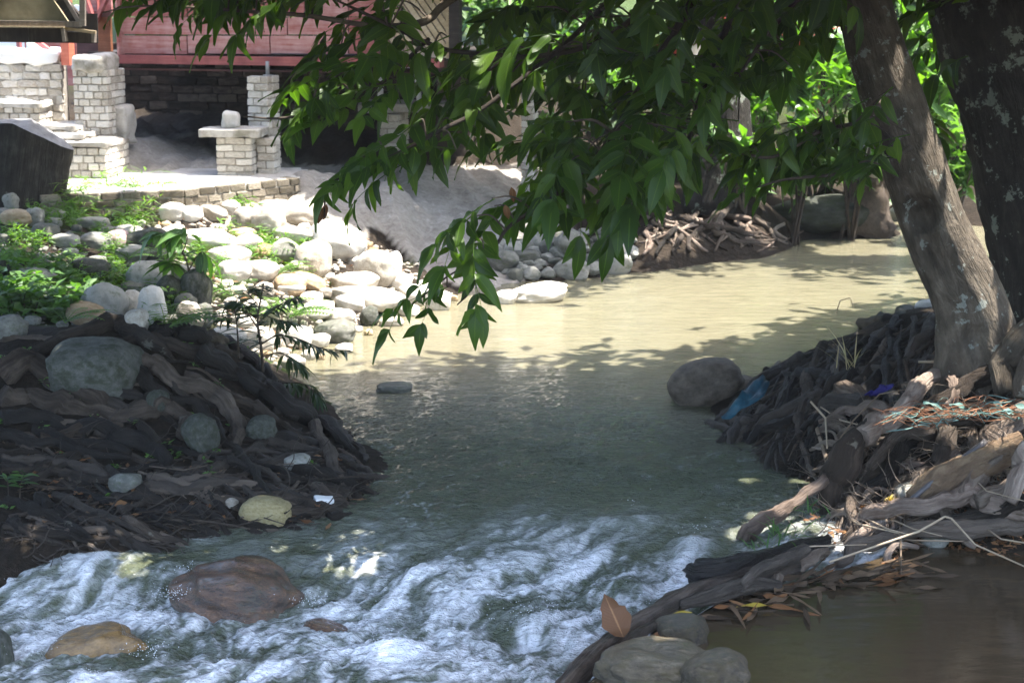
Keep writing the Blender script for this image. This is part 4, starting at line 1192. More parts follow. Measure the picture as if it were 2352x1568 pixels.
# ------------------------------------------------------------------ bark and roots
MAT_ROOT = wood_mat('dark root bark', (.015, .0115, .008), (.050, .037, .027), (.125, .097, .074), (18, 1.8), .9, 1.0, .5, lichen=(.15, .14, .11), lcov=.63)
MAT_ROOTDK = wood_mat('wet dark root', (.007, .0055, .004), (.019, .0145, .0105), (.05, .039, .03), (16, 1.6), .65, .7, .4)
MAT_ROOTWARM = wood_mat('brown root', (.030, .021, .014), (.095, .068, .049), (.21, .165, .125), (18, 1.8), .9, 1.0, .5, lichen=(.20, .18, .14), lcov=.64)
MAT_ROOTPALE = wood_mat('pale dry root', (.085, .058, .042), (.235, .175, .135), (.40, .325, .26), (18, 1.8), .9, 1.0, .3)
MAT_BARK1 = wood_mat('lichen flecked bark', (.038, .029, .020), (.098, .078, .056), (.20, .165, .124), (9, 2.2), .9, 1.0, .1, lichen=(.25, .26, .22), lcov=.585, lscale=10)
MAT_BARK2 = wood_mat('dark bark', (.009, .008, .006), (.025, .021, .016), (.058, .048, .038), (12, 2.0), .9, 1.0, .1, lichen=(.24, .26, .21), lcov=.575, lscale=8)
MAT_TWIG = wood_mat('twig bark', (.02, .014, .01), (.055, .04, .028), (.13, .10, .07), (20, 3), .8, .4, .3)
MAT_STICK = wood_mat('dry stick', (.12, .085, .055), (.24, .175, .115), (.36, .28, .19), (20, 2), .8, .3, .5)

def root_obj(parent, path, r, mat=None, sides=10, amp=.22, off=None, name='root', n=None, seed=None, flat=1.0, flute=.12, base=None):
    L = np.linalg.norm(np.diff(np.asarray(path), axis=0), axis=1).sum()
    rm = float(np.mean(r))
    n = n or int(np.clip(L / max(rm * .55, .012), 10, 90))
    P = catmull(path, n)
    sd = seed if seed is not None else rng.uniform(0, 90)
    s = np.linspace(0, 1, n)
    wob = np.stack([fbm(s * L * 3.2 + sd, sd, .5, 3), fbm(s * L * 3.2 + sd, sd + 9, .5, 3), fbm(s * L * 3.2, sd + 19, .5, 3)], -1)
    P = P + wob * min(.07, rm * 1.2)
    b = parent.location if base is None else base
    m = MB(); V, q, t, uv = tube(P, r, sides, sd, amp, 3.0, flute, True, flat, .10)
    m.add(V - np.array(b), q, t, uv)
    return m.obj(name, mat or MAT_ROOT, parent)

def ground_path(pts, lift=.0, wig=0.0):
    out = []
    for px, py in pts:
        g = G(px, py); out.append(g + [0, 0, lift])
    return out
def path3(pts):
    """(px, py, z) or (px, py, z, dummy)"""
    return [PZ(px, py, z) for px, py, z in pts]

# ---- left: the root mound of a tree that stands outside the picture on the left
t0 = thing('riverside_tree', 'tree on the left bank, of which only the tangled dark root mound shows, lower left', 'tree', (-4.6, 11.2, .6))
W_ = lambda pts: [(p[0] * .4141, 735 + p[1] * .4141) for p in pts]
LR = [  # zoom coordinates, radius in picture pixels, material
    ([(60, 330), (150, 250), (350, 130), (600, 50), (720, 70), (850, 150), (960, 240)], 19, 'r'),
    ([(0, 110), (150, 100), (330, 130), (480, 150)], 10, 'r'),
    ([(580, 160), (740, 120), (850, 110), (1000, 170), (1150, 200), (1300, 290), (1400, 330)], 15, 'r'),
    ([(820, 60), (960, 90), (1100, 110), (1250, 150), (1350, 210), (1430, 280), (1490, 380), (1500, 440)], 20, 'k'),
    ([(740, 200), (850, 260), (950, 320), (1150, 430), (1270, 520), (1320, 630), (1300, 720)], 22, 'r'),
    ([(1100, 190), (1240, 270), (1350, 360), (1480, 440), (1600, 540), (1800, 620), (1980, 740)], 24, 'k'),
    ([(1000, 330), (1200, 420), (1400, 500), (1560, 600), (1680, 700)], 16, 'r'),
    ([(0, 330), (90, 280), (200, 290), (350, 370), (480, 450), (600, 520)], 27, 'r'),
    ([(0, 430), (150, 440), (320, 500), (480, 540), (720, 520), (930, 500), (1040, 570), (1050, 690)], 27, 'r'),
    ([(0, 560), (180, 560), (330, 600), (560, 640), (760, 700), (930, 800)], 22, 'k'),
    ([(0, 660), (200, 690), (420, 690), (600, 720), (720, 760)], 18, 'k'),
    ([(0, 760), (180, 790), (380, 810), (560, 870), (640, 930)], 14, 'k'),
    ([(740, 300), (800, 380), (930, 440), (1060, 470), (1180, 560), (1230, 700)], 15, 'k'),
    ([(620, 880), (800, 890), (1050, 880), (1250, 910), (1500, 930), (1700, 900), (1900, 960), (2080, 1010)], 8, 'r'),
    ([(780, 960), (1050, 960), (1300, 1020), (1500, 1000), (1720, 1040)], 7, 'r'),
    ([(1150, 750), (1400, 740), (1650, 780), (1850, 860), (2100, 880), (2230, 885)], 8, 'k'),
    ([(0, 1030), (250, 1035), (420, 1085), (650, 1110)], 7, 'r'),
    ([(1320, 610), (1500, 680), (1750, 720), (1950, 800), (2080, 870)], 12, 'k'),
    ([(900, 700), (1100, 760), (1350, 800), (1600, 860), (1850, 940)], 9, 'k'),
    ([(1840, 560), (1860, 610), (1930, 680), (2040, 770)], 13, 'k'),
    ([(2000, 740), (2040, 770), (2030, 800)], 8, 'k'),
]
for pts, rp, k in LR:
    path = ground_path(W_(pts))
    Yc = np.mean([p[1] for p in path]); r = rp * Yc / FV
    for p in path: p[2] += r * .35
    n_ = len(path)
    rr = [r * rng.uniform(.85, 1.1) for _ in range(n_)]; rr[-1] *= .5
    root_obj(t0, path, rr, MAT_ROOT if k == 'r' else MAT_ROOTDK, 18 if rp > 12 else 10, .42, flat=1.0, flute=.3)
# finer roots follow the slope of the mound down to the right
for k in range(230):
    sx, sy = rng.uniform(-20, 840), rng.uniform(800, 1235) if k < 105 else rng.uniform(985, 1250)
    top = 765 if sx < 520 else 765 + (sx - 520) * .93
    if sy < top + 12: continue
    ang = R(rng.gauss(14 + 22 * (sx / 840) * (sy < 1000), 12)); ln = rng.uniform(110, 300)
    pts = []
    x, y = sx, sy
    for i in range(6):
        pts.append((x, y)); ang += R(rng.gauss(0, 11)); x += math.cos(ang) * ln / 5; y += math.sin(ang) * ln / 5
    pts = [p for p in pts if p[0] < 900 and p[1] < 1300 and not (p[0] > 620 and p[1] < 765 + (p[0] - 520) * .93)]
    if len(pts) < 3: continue
    path = ground_path(pts)
    if max(p[1] for p in path) - min(p[1] for p in path) > 1.6: continue
    rp = rng.choice([3, 3.5, 4, 5, 6, 9, 12] if k < 105 else [5, 7, 9, 12, 15, 6]) * (1 if sy > 1000 else 1.25)
    r = rp * path[0][1] / FV
    for p in path: p[2] += r * .3
    root_obj(t0, path, [r, r * 1.05, r * .8, r * .3], rng.choice([MAT_ROOT, MAT_ROOTDK, MAT_ROOT, MAT_ROOTDK, MAT_ROOTWARM if rp < 5.5 else MAT_ROOT]), 10, .42, n=34, flute=.3)
P = catmull([(-4.6, 11.2, .2), (-4.7, 11.2, 1.5), (-4.5, 11.1, 3.2), (-3.9, 11.0, 5.2), (-3.4, 10.8, 7.0)], 40)
m = MB(); V, q, t_, uv = tube(P, [.42, .30, .25, .20, .08], 20, 3.3, .12, 4, .15); m.add(V - np.array(t0.location), q, t_, uv); m.obj('trunk', MAT_BARK2, t0)

# ---- right: the leaning tree
t1 = thing('leaning_tree', 'leaning tree with lichen flecked bark and a hollow low in its trunk, right', 'tree', (2.75, 10.75, .6))
def trunk_mesh(path, rad, sides, n, seed, dents=(), ridge=.05, amp=.07, flare=None):
    P = catmull(path, n); r = np.interp(np.linspace(0, 1, n), np.linspace(0, 1, len(rad)), rad)
    T = np.gradient(P, axis=0); T /= np.linalg.norm(T, axis=1)[:, None]
    N = np.cross(T, np.array([0, 1.0, 0])); N /= np.linalg.norm(N, axis=1)[:, None]      # sideways
    B = np.cross(N, T)                                                                # towards or away from the camera
    a = np.linspace(0, 2 * np.pi, sides + 1)
    L = np.concatenate([[0], np.cumsum(np.linalg.norm(np.diff(P, axis=0), axis=1))])
    A, S = np.meshgrid(a, L)
    ca, sa = np.cos(A), np.sin(A)
    rr = r[:, None] * (1 + amp * fbm(ca * 1.3 + seed, sa * 1.3, S * 1.6, 3) + ridge * (1 - 2 * np.abs(perlin(ca * 3.4 + seed, sa * 3.4, S * 1.1))) + ridge * .6 * fbm(ca * 7, sa * 7 + seed, S * 7, 3))
    if flare is not None:
        e = np.exp(-S / .32)
        rr = rr * (1 + e * (.22 + .55 * np.clip(np.sin(A * 3 + seed) * .6 + .5 * np.sin(A * 5 + 2 * seed), -.2, 1)))
    V = P[:, None] + rr[..., None] * (ca[..., None] * N[:, None] + sa[..., None] * B[:, None])
    V = V.reshape(-1, 3)
    for c, rad_, depth, direc, st in dents:
        d = V - np.asarray(c); d = d * np.array([1, 1, st])
        w_ = np.exp(-(np.linalg.norm(d, axis=1) / rad_) ** 4)
        V = V + w_[:, None] * np.asarray(direc) * depth
    k = sides + 1
    i = np.arange(n - 1)[:, None] * k; j = np.arange(sides)[None]
    q = np.stack([i + j, i + j + 1, i + k + j + 1, i + k + j], -1).reshape(-1, 4)
    uv = np.stack([A * float(r.mean()), S], -1).reshape(-1, 2)
    return V, q, uv
Yt = 10.75
tp = [PY(2262, 930, Yt), PY(2246, 830, Yt), PY(2226, 700, Yt), PY(2176, 590, Yt), PY(2140, 500, Yt), PY(2072, 300, Yt), PY(2020, 140, Yt), PY(1980, 0, Yt), PY(1925, -240, Yt - .1), PY(1850, -560, Yt - .3), PY(1800, -1000, Yt - .5), PY(1700, -1500, Yt - .5)]
rd = [.25, .235, .205, .20, .19, .185, .17, .155, .145, .13, .10, .05]
cav = PY(2112, 500, Yt - .2); cav2 = PY(2122, 590, Yt - .2); scar = PY(2170, 640, Yt - .22)
V, q, uv = trunk_mesh(tp, rd, 56, 190, 2.0, [(cav, .10, .20, (.35, 1, -.1), .75), (cav2, .085, .10, (.3, 1, 0), .5), (scar, .07, .06, (.2, 1, 0), .35), (PY(2235, 780, Yt - .25), .06, .07, (0, 1, 0), .6)], .045, .07, True)
m = MB(); m.add(V - np.array(t1.location), q, uv=uv); m.obj('trunk', MAT_BARK1, t1)
RR = [  # right root pile: (px, py, z), radius in pixels, material, sides
    ([(2215, 820, .66), (2182, 843, .66), (2107, 884, .62), (2062, 928, .56), (2025, 966, .47), (1990, 1012, .40)], [15, 14, 19, 22, 22, 24], 'p'),
    ([(2005, 985, .42), (1965, 1035, .34), (1935, 1075, .26), (1912, 1110, .16), (1893, 1150, .05), (1880, 1190, -.05)], [20, 31, 36, 33, 27, 18], 'm'),
    ([(2182, 843, .66), (2196, 890, .60), (2175, 930, .52), (2130, 945, .47)], [16, 13, 11, 8], 'p'),
    ([(1905, 1105, .2), (1850, 1145, .12), (1790, 1178, .07), (1739, 1198, .05), (1713, 1220, .0), (1712, 1280, -.2)], [12, 14, 16, 19, 20, 15], 'p'),
    ([(2400, 835, .72), (2350, 852, .70), (2250, 875, .64), (2190, 905, .56), (2120, 940, .48), (2060, 962, .42)], [26, 24, 22, 22, 18, 9], 'm'),
    ([(2400, 905, .6), (2300, 935, .56), (2200, 955, .5), (2120, 985, .42), (2050, 1010, .36), (1990, 1060, .3)], [24, 22, 22, 20, 18, 12], 'd'),
    ([(2400, 960, .58), (2330, 965, .56), (2275, 1000, .50), (2304, 1042, .44), (2296, 1072, .38), (2240, 1098, .32), (2224, 1140, .24)], [24, 26, 28, 30, 30, 30, 28], 'm'),
    ([(2400, 1005, .56), (2340, 1040, .5), (2335, 1100, .38), (2300, 1150, .28)], [24, 25, 22, 18], 'p'),
    ([(1940, 1200, .02), (2010, 1186, .08), (2084, 1180, .14), (2169, 1158, .2), (2246, 1140, .24), (2310, 1160, .22), (2400, 1180, .2)], [10, 16, 17, 20, 24, 24, 22], 'p'),
    ([(2225, 1148, .24), (2280, 1130, .28), (2320, 1112, .31)], [20, 18, 17], 'm'),
    ([(2400, 1215, .1), (2300, 1212, .1), (2200, 1228, .06), (2080, 1235, .02), (1980, 1262, -.02), (1930, 1290, -.06)], [24, 22, 20, 18, 15, 9], 'd'),
    ([(1900, 1262, .0), (1850, 1278, -.0), (1803, 1302, .0), (1778, 1330, .0), (1770, 1372, -.1)], [20, 22, 22, 16, 13], 'm'),
    ([(2352, 1065, .3), (2200, 1075, .26), (2080, 1100, .2), (2010, 1150, .1)], [22, 24, 20, 10], 'd'),
    ([(2100, 960, .42), (2060, 1020, .32), (2040, 1080, .22), (1990, 1130, .12)], [20, 22, 18, 12], 'd'),
    ([(2180, 985, .44), (2160, 1050, .32), (2120, 1100, .22)], [22, 20, 12], 'd'),
    ([(2110, 1260, .0), (2060, 1250, .05), (2040, 1280, -.02), (2062, 1310, -.1)], [5, 8, 10, 7], 'p'),
    ([(2352, 1150, .28), (2260, 1185, .14), (2150, 1200, .08)], [16, 14, 10], 'd'),
    ([(2260, 800, .74), (2310, 815, .76), (2400, 805, .82)], [30, 34, 40], 'm'),
    ([(2190, 850, .6), (2150, 835, .62), (2110, 860, .55)], [18, 14, 10], 'm'),
    ([(1905, 905, .36), (1940, 905, .38), (1985, 925, .36), (2010, 950, .33)], [26, 30, 26, 16], 'm'),
]
MM = {'p': MAT_ROOTPALE, 'm': MAT_ROOTWARM, 'd': MAT_ROOT}
for pts, rp, k in RR:
    path = path3(pts)
    r = [a * p[1] / FV for a, p in zip(rp, path)]
    root_obj(t1, path, r, MM[k], 22, .36, flute=.34)
for k in range(85):
    sx, sy = rng.uniform(1930, 2400), rng.uniform(930, 1235)
    if sy < 960 and sx < 2080: continue
    ang = R(rng.gauss(165, 28)); ln = rng.uniform(120, 330); x, y = sx, sy; pts = []
    for i in range(7):
        pts.append((x, y)); ang += R(rng.gauss(0, 26)); x += math.cos(ang) * ln / 6; y += math.sin(ang) * ln / 6
    pts = [p for p in pts if p[0] > 1850 and p[1] < 1275]
    if len(pts) < 3: continue
    path = ground_path(pts)
    if max(p[1] for p in path) - min(p[1] for p in path) > 1.3: continue
    rp = rng.choice([3, 4, 5, 6, 8, 10, 13, 16]); r = rp * path[0][1] / FV
    for p in path: p[2] += r * .4 + rng.uniform(0, .07)
    root_obj(t1, path, [r, r * 1.1, r * .85, r * .35], rng.choice([MAT_ROOTWARM, MAT_ROOTPALE, MAT_ROOT, MAT_ROOTWARM]), 12, .4, flute=.3, n=34)
# dark matted roots that clothe the right mound, running down towards the pool
for k in range(190):
    sx = rng.uniform(1640, 2260)
    top = np.interp(sx, [1620, 1760, 1900, 2050, 2150, 2300], [985, 860, 785, 735, 712, 705])
    sy = top + abs(rng.gauss(10, 90))
    if sy > 1060 or (sx > 2120 and sy > 840): continue
    ang = R(rng.gauss(128, 20)); ln = rng.uniform(90, 240); x, y = sx, sy; pts = []
    for i in range(6):
        pts.append((x, y)); ang += R(rng.gauss(0, 10)); x += math.cos(ang) * ln / 5; y += math.sin(ang) * ln / 5
    pts = [p for p in pts if p[0] > 1615 and p[1] < 1160 and p[1] > np.interp(p[0], [1620, 1760, 1900, 2050, 2150, 2300], [985, 860, 785, 735, 712, 705]) - 2]
    if len(pts) < 3: continue
    path = ground_path(pts)
    if max(p[1] for p in path) - min(p[1] for p in path) > 1.5: continue
    rp = rng.choice([2.5, 3, 3, 4, 4, 5, 6, 8, 11, 15]); r = rp * path[0][1] / FV
    for p in path: p[2] += r * .3
    root_obj(t1, path, [r * .8, r, r * .9, r * .4], rng.choice([MAT_ROOTDK, MAT_ROOTDK, MAT_ROOTDK, MAT_ROOTDK, MAT_ROOT]), 9, .45, n=30, flute=.3)
# crest roots
for pts, rp in (([(1765, 858), (1810, 815), (1880, 790), (1960, 758), (2050, 730), (2160, 702)], 15), ([(1640, 975), (1690, 930), (1745, 880), (1790, 850), (1850, 830)], 16), ([(1625, 985), (1700, 990), (1790, 960), (1880, 900)], 15)):
    path = ground_path(pts); r = rp * path[0][1] / FV
    for p in path: p[2] += r * .2
    root_obj(t1, path, [r * .6, r, r, r * 1.1], MAT_ROOTDK, 12, .35)
# fine rootlets and fibres, a tangled mat over the pile
def fibres(n, poly, lenpx, rpx, ang0, ang1, lift=.03):
    m = MB(); xs_ = [p[0] for p in poly]; ys_ = [p[1] for p in poly]; c = 0
    while c < n:
        x, y = rng.uniform(min(xs_), max(xs_)), rng.uniform(min(ys_), max(ys_))
        if not in_poly([x], [y], poly)[0]: continue
        c += 1
        g = G(x, y); a = rng.uniform(R(ang0), R(ang1)); ln = rng.uniform(.4, 1) * lenpx * g[1] / FV
        d = np.array([math.cos(a), rng.uniform(-.5, .5), -math.sin(a)]); P = [g + [0, -.02, lift * rng.random()]]
        for i in range(5):
            d = d + np.array([rng.gauss(0, .35), rng.gauss(0, .3), rng.gauss(0, .35)]); d /= np.linalg.norm(d)
            pn = P[-1] + d * ln / 5
            pn[2] = max(pn[2], float(HT(pn[0], pn[1])) + .005)
            P.append(pn)
        V, q, t_, uv = tube(catmull(P, 12), [rpx * g[1] / FV * rng.uniform(.6, 1.2)] * 2 + [.0015], 4, c, 0, cap=False)
        m.add(V, q, t_, uv)
    return m
m = fibres(900, [(1800, 1190), (1900, 1120), (2010, 980), (2120, 920), (2352, 900), (2352, 1180), (2100, 1240), (1850, 1300)], 130, 1.3, -40, 220, .08)
o = m.obj('rootlets', MAT_ROOTWARM, t1, off=np.array(t1.location)); o['kind'] = 'stuff'
m = fibres(260, [(1640, 990), (1760, 870), (1900, 790), (2160, 720), (2160, 860), (1960, 1000), (1830, 1110)], 130, 1.6, 60, 160)
o = m.obj('rootlets', MAT_ROOTDK, t1, off=np.array(t1.location)); o['kind'] = 'stuff'
m = fibres(150, [(0, 1000), (300, 980), (700, 1010), (860, 1100), (870, 1160), (700, 1210), (0, 1230)], 150, 1.5, -30, 40, .02)
o = m.obj('rootlets', MAT_ROOTDK, t0, off=np.array(t0.location)); o['kind'] = 'stuff'
m = fibres(120, [(0, 1180), (860, 1160), (800, 1225), (500, 1290), (0, 1320)], 120, 2.2, -20, 70, .01)
o = m.obj('rootlets', MAT_ROOTDK, t0, off=np.array(t0.location)); o['kind'] = 'stuff'

# ---- the dark tree behind it
t2 = thing('dark_tree', 'thick dark trunk with pale lichen patches behind the leaning one, right edge', 'tree', (3.55, 11.9, .7))
Yd = 11.9
tp = [PY(2430, 900, Yd), PY(2420, 760, Yd), PY(2400, 560, Yd), PY(2355, 300, Yd), PY(2310, 100, Yd), PY(2285, -40, Yd), PY(2240, -400, Yd), PY(2200, -900, Yd), PY(2150, -1500, Yd)]
V, q, uv = trunk_mesh(tp, [.46, .37, .36, .37, .40, .42, .36, .28, .1], 56, 150, 5.0, (), .07, .06, True)
m = MB(); m.add(V - np.array(t2.location), q, uv=uv); m.obj('trunk', MAT_BARK2, t2)
for pts, rp in (([(2395, 760, .95), (2345, 800, .85), (2320, 850, .72), (2330, 900, .62)], [60, 52, 40, 22]), ([(2440, 800, .9), (2380, 850, .8), (2365, 920, .65)], [60, 46, 26])):
    path = path3(pts); root_obj(t2, path, [a * p[1] / FV for a, p in zip(rp, path)], MAT_BARK1, 16, .2)

# ---- roots of a tree on the far bank
t3 = thing('bank_tree', 'far bank tree whose pale washed out roots hang over the waterline', 'tree', (2.4, 20.6, .7))
far = [([(1640, 470), (1590, 500), (1550, 530), (1520, 560), (1505, 592)], 8), ([(1660, 480), (1620, 520), (1590, 545), (1580, 585)], 9), ([(1680, 470), (1640, 520), (1660, 545), (1720, 560), (1770, 562)], 11),
       ([(1560, 500), (1600, 520), (1680, 530), (1750, 540)], 10), ([(1700, 470), (1790, 490), (1860, 505), (1925, 522)], 10), ([(1480, 540), (1500, 560), (1480, 590)], 8), ([(1600, 490), (1560, 545), (1545, 588)], 7),
       ([(1730, 500), (1760, 520), (1778, 545)], 8), ([(1620, 500), (1700, 505), (1770, 520)], 9), ([(1530, 520), (1560, 530), (1610, 570), (1625, 582)], 6), ([(1690, 510), (1720, 535), (1700, 565)], 7), ([(1650, 500), (1660, 540), (1640, 580)], 6)]
for i in range(48):
    x, y = rng.uniform(1470, 1860), rng.uniform(485, 545); far.append(([(x, y), (x + rng.uniform(-30, 30), y + 14), (x + rng.uniform(-50, 60), y + rng.uniform(20, 45))], rng.choice([3, 4, 5])))
for pts, rp in far:
    path = ground_path([(a, b) for a, b in pts]); r = .78 * rp * path[0][1] / FV
    for p in path: p[2] += r * .6; p[1] -= r * .6
    root_obj(t3, path, [r * 1.1, r, r * .9, r * .5], rng.choice([MAT_ROOTPALE, MAT_ROOTWARM, MAT_ROOT]), 9, .3, n=22)
P = catmull([(2.4, 20.8, .3), (2.5, 20.9, 1.5), (2.3, 21, 3.2), (2.0, 21, 5.5), (1.9, 21, 7.5)], 30)
m = MB(); V, q, t_, uv = tube(P, [.42, .26, .22, .16, .05], 16, 8.3, .12, 4, .15); m.add(V - np.array(t3.location), q, t_, uv); m.obj('trunk', MAT_BARK2, t3)
lt = thing('pale_trunk_tree', 'leaning pale trunk deep in the greenery across the river', 'tree', tuple(PY(1540, 330, 23)))
P = catmull([PY(1520, 420, 23), PY(1560, 215, 23), PY(1600, 90, 23), PY(1650, -80, 23), PY(1700, -400, 23)], 30)
m = MB(); V, q, t_, uv = tube(P, [.14, .12, .10, .08, .03], 14, 4.3, .15); m.add(V - np.array(lt.location), q, t_, uv); m.obj('trunk', stone_mat('pale bark', (.2, .17, .13), (.38, .33, .26), (.5, .45, .38), 4.0, .8, .3), lt)
# cut stump at the left edge of the slope
st = thing('cut_stump', 'big weathered grey stump sawn at a slant, left edge', 'stump', tuple(G(50, 480)))
g = G(60, 478); Ys = g[1] - .15
bm = bmesh.new()
prof = [(-40, 470), (-30, 300), (-5, 283), (40, 284), (140, 346), (128, 400), (112, 500)]
ring = []
n = 40
Lst = []
lo_ = [PY(-70, 500, Ys), PY(112, 500, Ys)]; r0 = .40
cx = PY(10, 500, Ys)
def stump():
    V = []; S = 40; Rn = 26
    ax0 = np.array([PY(10, 505, Ys)[0], Ys + .35, PY(10, 505, Ys)[2] - .1]); ax1 = np.array([PY(38, 286, Ys)[0], Ys + .40, PY(38, 286, Ys)[2]])
    for i in range(Rn):
        f = i / (Rn - 1)
        for j in range(S):
            a = 2 * math.pi * j / S
            rr = .34 + .03 * math.sin(3 * a + 1) + .045 * math.sin(2 * a + .4) + (.04 * (1 - f))
            rr *= 1 + .05 * (1 - 2 * abs(float(perlin(math.cos(a) * 3, math.sin(a) * 3, f * .8)))) + .03 * float(fbm(math.cos(a) * 6, math.sin(a) * 6, f * 4, 3))
            c = ax0 + (ax1 - ax0) * f
            # slanted saw cut: the top falls away to the right
            ztop = ax1[2] - max(0, math.cos(a) * rr + .05) * .62
            z = ax0[2] + (ztop - ax0[2]) * f
            V.append((c[0] + rr * math.cos(a), c[1] + rr * math.sin(a) * .9, z))
    V = np.array(V); q = [[i * S + j, i * S + (j + 1) % S, (i + 1) * S + (j + 1) % S, (i + 1) * S + j] for i in range(Rn - 1) for j in range(S)]
    uv = np.array([(j / S * 2.5, i / Rn * .9) for i in range(Rn) for j in range(S)])
    return V, q, uv, S
V, q, uv, S = stump()
m = MB(); m.add(V - np.array(st.location), q, uv=uv); m.obj('stump_side', wood_mat('weathered stump', (.014, .012, .010), (.040, .035, .030), (.09, .08, .07), (10, 1.2), .9, .8, .1), st)
top = V[-S:]; c_ = top.mean(0)
VV = [c_]; uvv = [(0, 0)]
for k in (.35, .7, 1.0):
    for p in top: VV.append(c_ + (p - c_) * k + np.array([0, 0, .008 * rng.random()]))
    uvv += [(k * .4, j * .05) for j in range(S)]
tt = [[0, 1 + j, 1 + (j + 1) % S] for j in range(S)]
qq = [[1 + k * S + j, 1 + (k + 1) * S + j, 1 + (k + 1) * S + (j + 1) % S, 1 + k * S + (j + 1) % S] for k in range(2) for j in range(S)]
m = MB(); m.add(np.array(VV) - np.array(st.location), qq, tt, uv=np.array(uvv)); m.obj('sawn_top', wood_mat('sawn grey wood', (.10, .10, .10), (.20, .20, .20), (.30, .30, .30), (30, 3), .85, .3, .1), st)
# ------------------------------------------------------------------ log jam between rapid and pond
MAT_LOGWET = wood_mat('wet black log', (.008, .006, .004), (.034, .025, .018), (.095, .072, .054), (16, 2.0), .42, 1.0, .2, spec=.4)
MAT_LOGGREY = wood_mat('damp grey log', (.022, .017, .012), (.065, .052, .040), (.15, .125, .10), (16, 2.0), .65, 1.0, .3, spec=.3)
def log(name, pts, rp, mat, label, cat='log', group=None, sides=16, amp=.14):
    path = path3(pts); r = [a * p[1] / FV for a, p in zip(rp, path)]
    b = np.array(path[0])
    P = catmull(path, 60); m = MB()
    V, q, t_, uv = tube(P, r, sides + 6, pts[0][0], amp * 1.5, 4, .3, True, 1.0, .10); m.add(V - b, q, t_, uv)
    o = m.obj(name, mat); o.location = tuple(b)
    return tag(o, label, cat, group)
log('driftwood_log', [(1290, 1590, -.10), (1340, 1535, -.06), (1400, 1480, -.03), (1470, 1430, .0), (1540, 1388, .02), (1620, 1352, .03), (1720, 1325, .03), (1830, 1300, .02)], [26, 28, 27, 24, 26, 26, 24, 16], MAT_LOGWET, 'long wet black log that dams the pond, lower end in the white water')
log('driftwood_log', [(1596, 1316, .07), (1600, 1316, .07), (1640, 1314, .07), (1690, 1302, .07), (1760, 1280, .07), (1840, 1258, .06), (1900, 1240, .06)], [22, 31, 33, 28, 22, 20, 14], wood_mat('soaked black log', (.003, .0025, .002), (.008, .0065, .0055), (.025, .02, .017), (14, 2), .35, .8, .1, spec=.35), 'short black log with a blunt end jutting over the rapid')
log('driftwood_log', [(1560, 1390, .03), (1640, 1368, .04), (1720, 1342, .04), (1790, 1345, .0)], [10, 20, 22, 12], MAT_LOGGREY, 'grey log lying along the long black one at the pond side')
log('driftwood_log', [(1700, 1345, .06), (1740, 1310, .10), (1790, 1290, .12), (1850, 1262, .13)], [12, 15, 17, 15], MAT_LOGGREY, 'grey branch with a green edge resting on the log jam')
log('driftwood_log', [(1410, 1515, .0), (1450, 1470, .02), (1500, 1435, .03)], [14, 18, 12], MAT_LOGWET, 'wet dark snag beside the rusty upright leaf')
log('wooden_pole', [(2068, 1168, .16), (2140, 1108, .30), (2245, 1028, .48), (2262, 1014, .50)], [6, 7, 8, 7], wood_mat('smooth dark pole', (.03, .026, .026), (.06, .055, .055), (.1, .09, .09), (20, 1), .5, .2, .1), 'smooth dark pole leaning across the right root pile', 'pole', sides=10, amp=.02)
log('driftwood_log', [(2352, 1020, .50), (2250, 1060, .40), (2150, 1110, .28), (2090, 1145, .2)], [34, 36, 34, 20], wood_mat('rotten brown log', (.05, .03, .018), (.13, .085, .05), (.24, .17, .10), (9, 3), .9, .9, .1), 'rotten brown log under the dark pole in the root pile')
log('tree_stub', [(1905, 945, .24), (1930, 930, .30), (1990, 935, .34)], [34, 40, 30], MAT_ROOTDK, 'short broken stub with a bright orange scar among the right roots', 'stub')
# ------------------------------------------------------------------ leaves
LEAF_DK = leaf_mat('glossy tree leaf', (.024, .050, .009), (.044, .088, .013), (.082, .140, .018), .48, .36, (2.3, 2.7, .6), .30)
LEAF_CANOPY = leaf_mat('canopy leaf', (.022, .046, .012), (.034, .068, .015), (.055, .10, .022), .36, .42, (1.9, 2.3, .6), .3)
LEAF_LIME = leaf_mat('lime garden leaf', (.035, .085, .014), (.06, .14, .02), (.10, .20, .03), .45, .42, (1.9, 2.1, .5))
LEAF_FERN = leaf_mat('fern frond', (.05, .11, .018), (.08, .17, .03), (.12, .22, .04), .45, .5, (1.8, 1.9, .5))
LEAF_WEED = leaf_mat('weed leaf', (.03, .075, .018), (.055, .125, .03), (.09, .18, .04), .40, .5, (1.7, 1.9, .6))
LEAF_SHRUB = leaf_mat('dark lance leaf', (.014, .034, .012), (.024, .05, .016), (.045, .075, .025), .3, .4)
LEAF_DEAD = leaf_mat('dead leaf', (.10, .045, .018), (.19, .085, .032), (.27, .15, .07), .2, .6, (1.3, 1.0, .7), .3)
LEAF_YEL = leaf_mat('yellow leaf', (.28, .20, .03), (.38, .28, .04), (.45, .34, .06), .3, .4, (1.3, 1.1, .5))
LEAF_ORANGE = leaf_mat('orange leaf', (.30, .14, .03), (.40, .20, .04), (.45, .26, .06), .35, .5, (1.3, 1.0, .5))

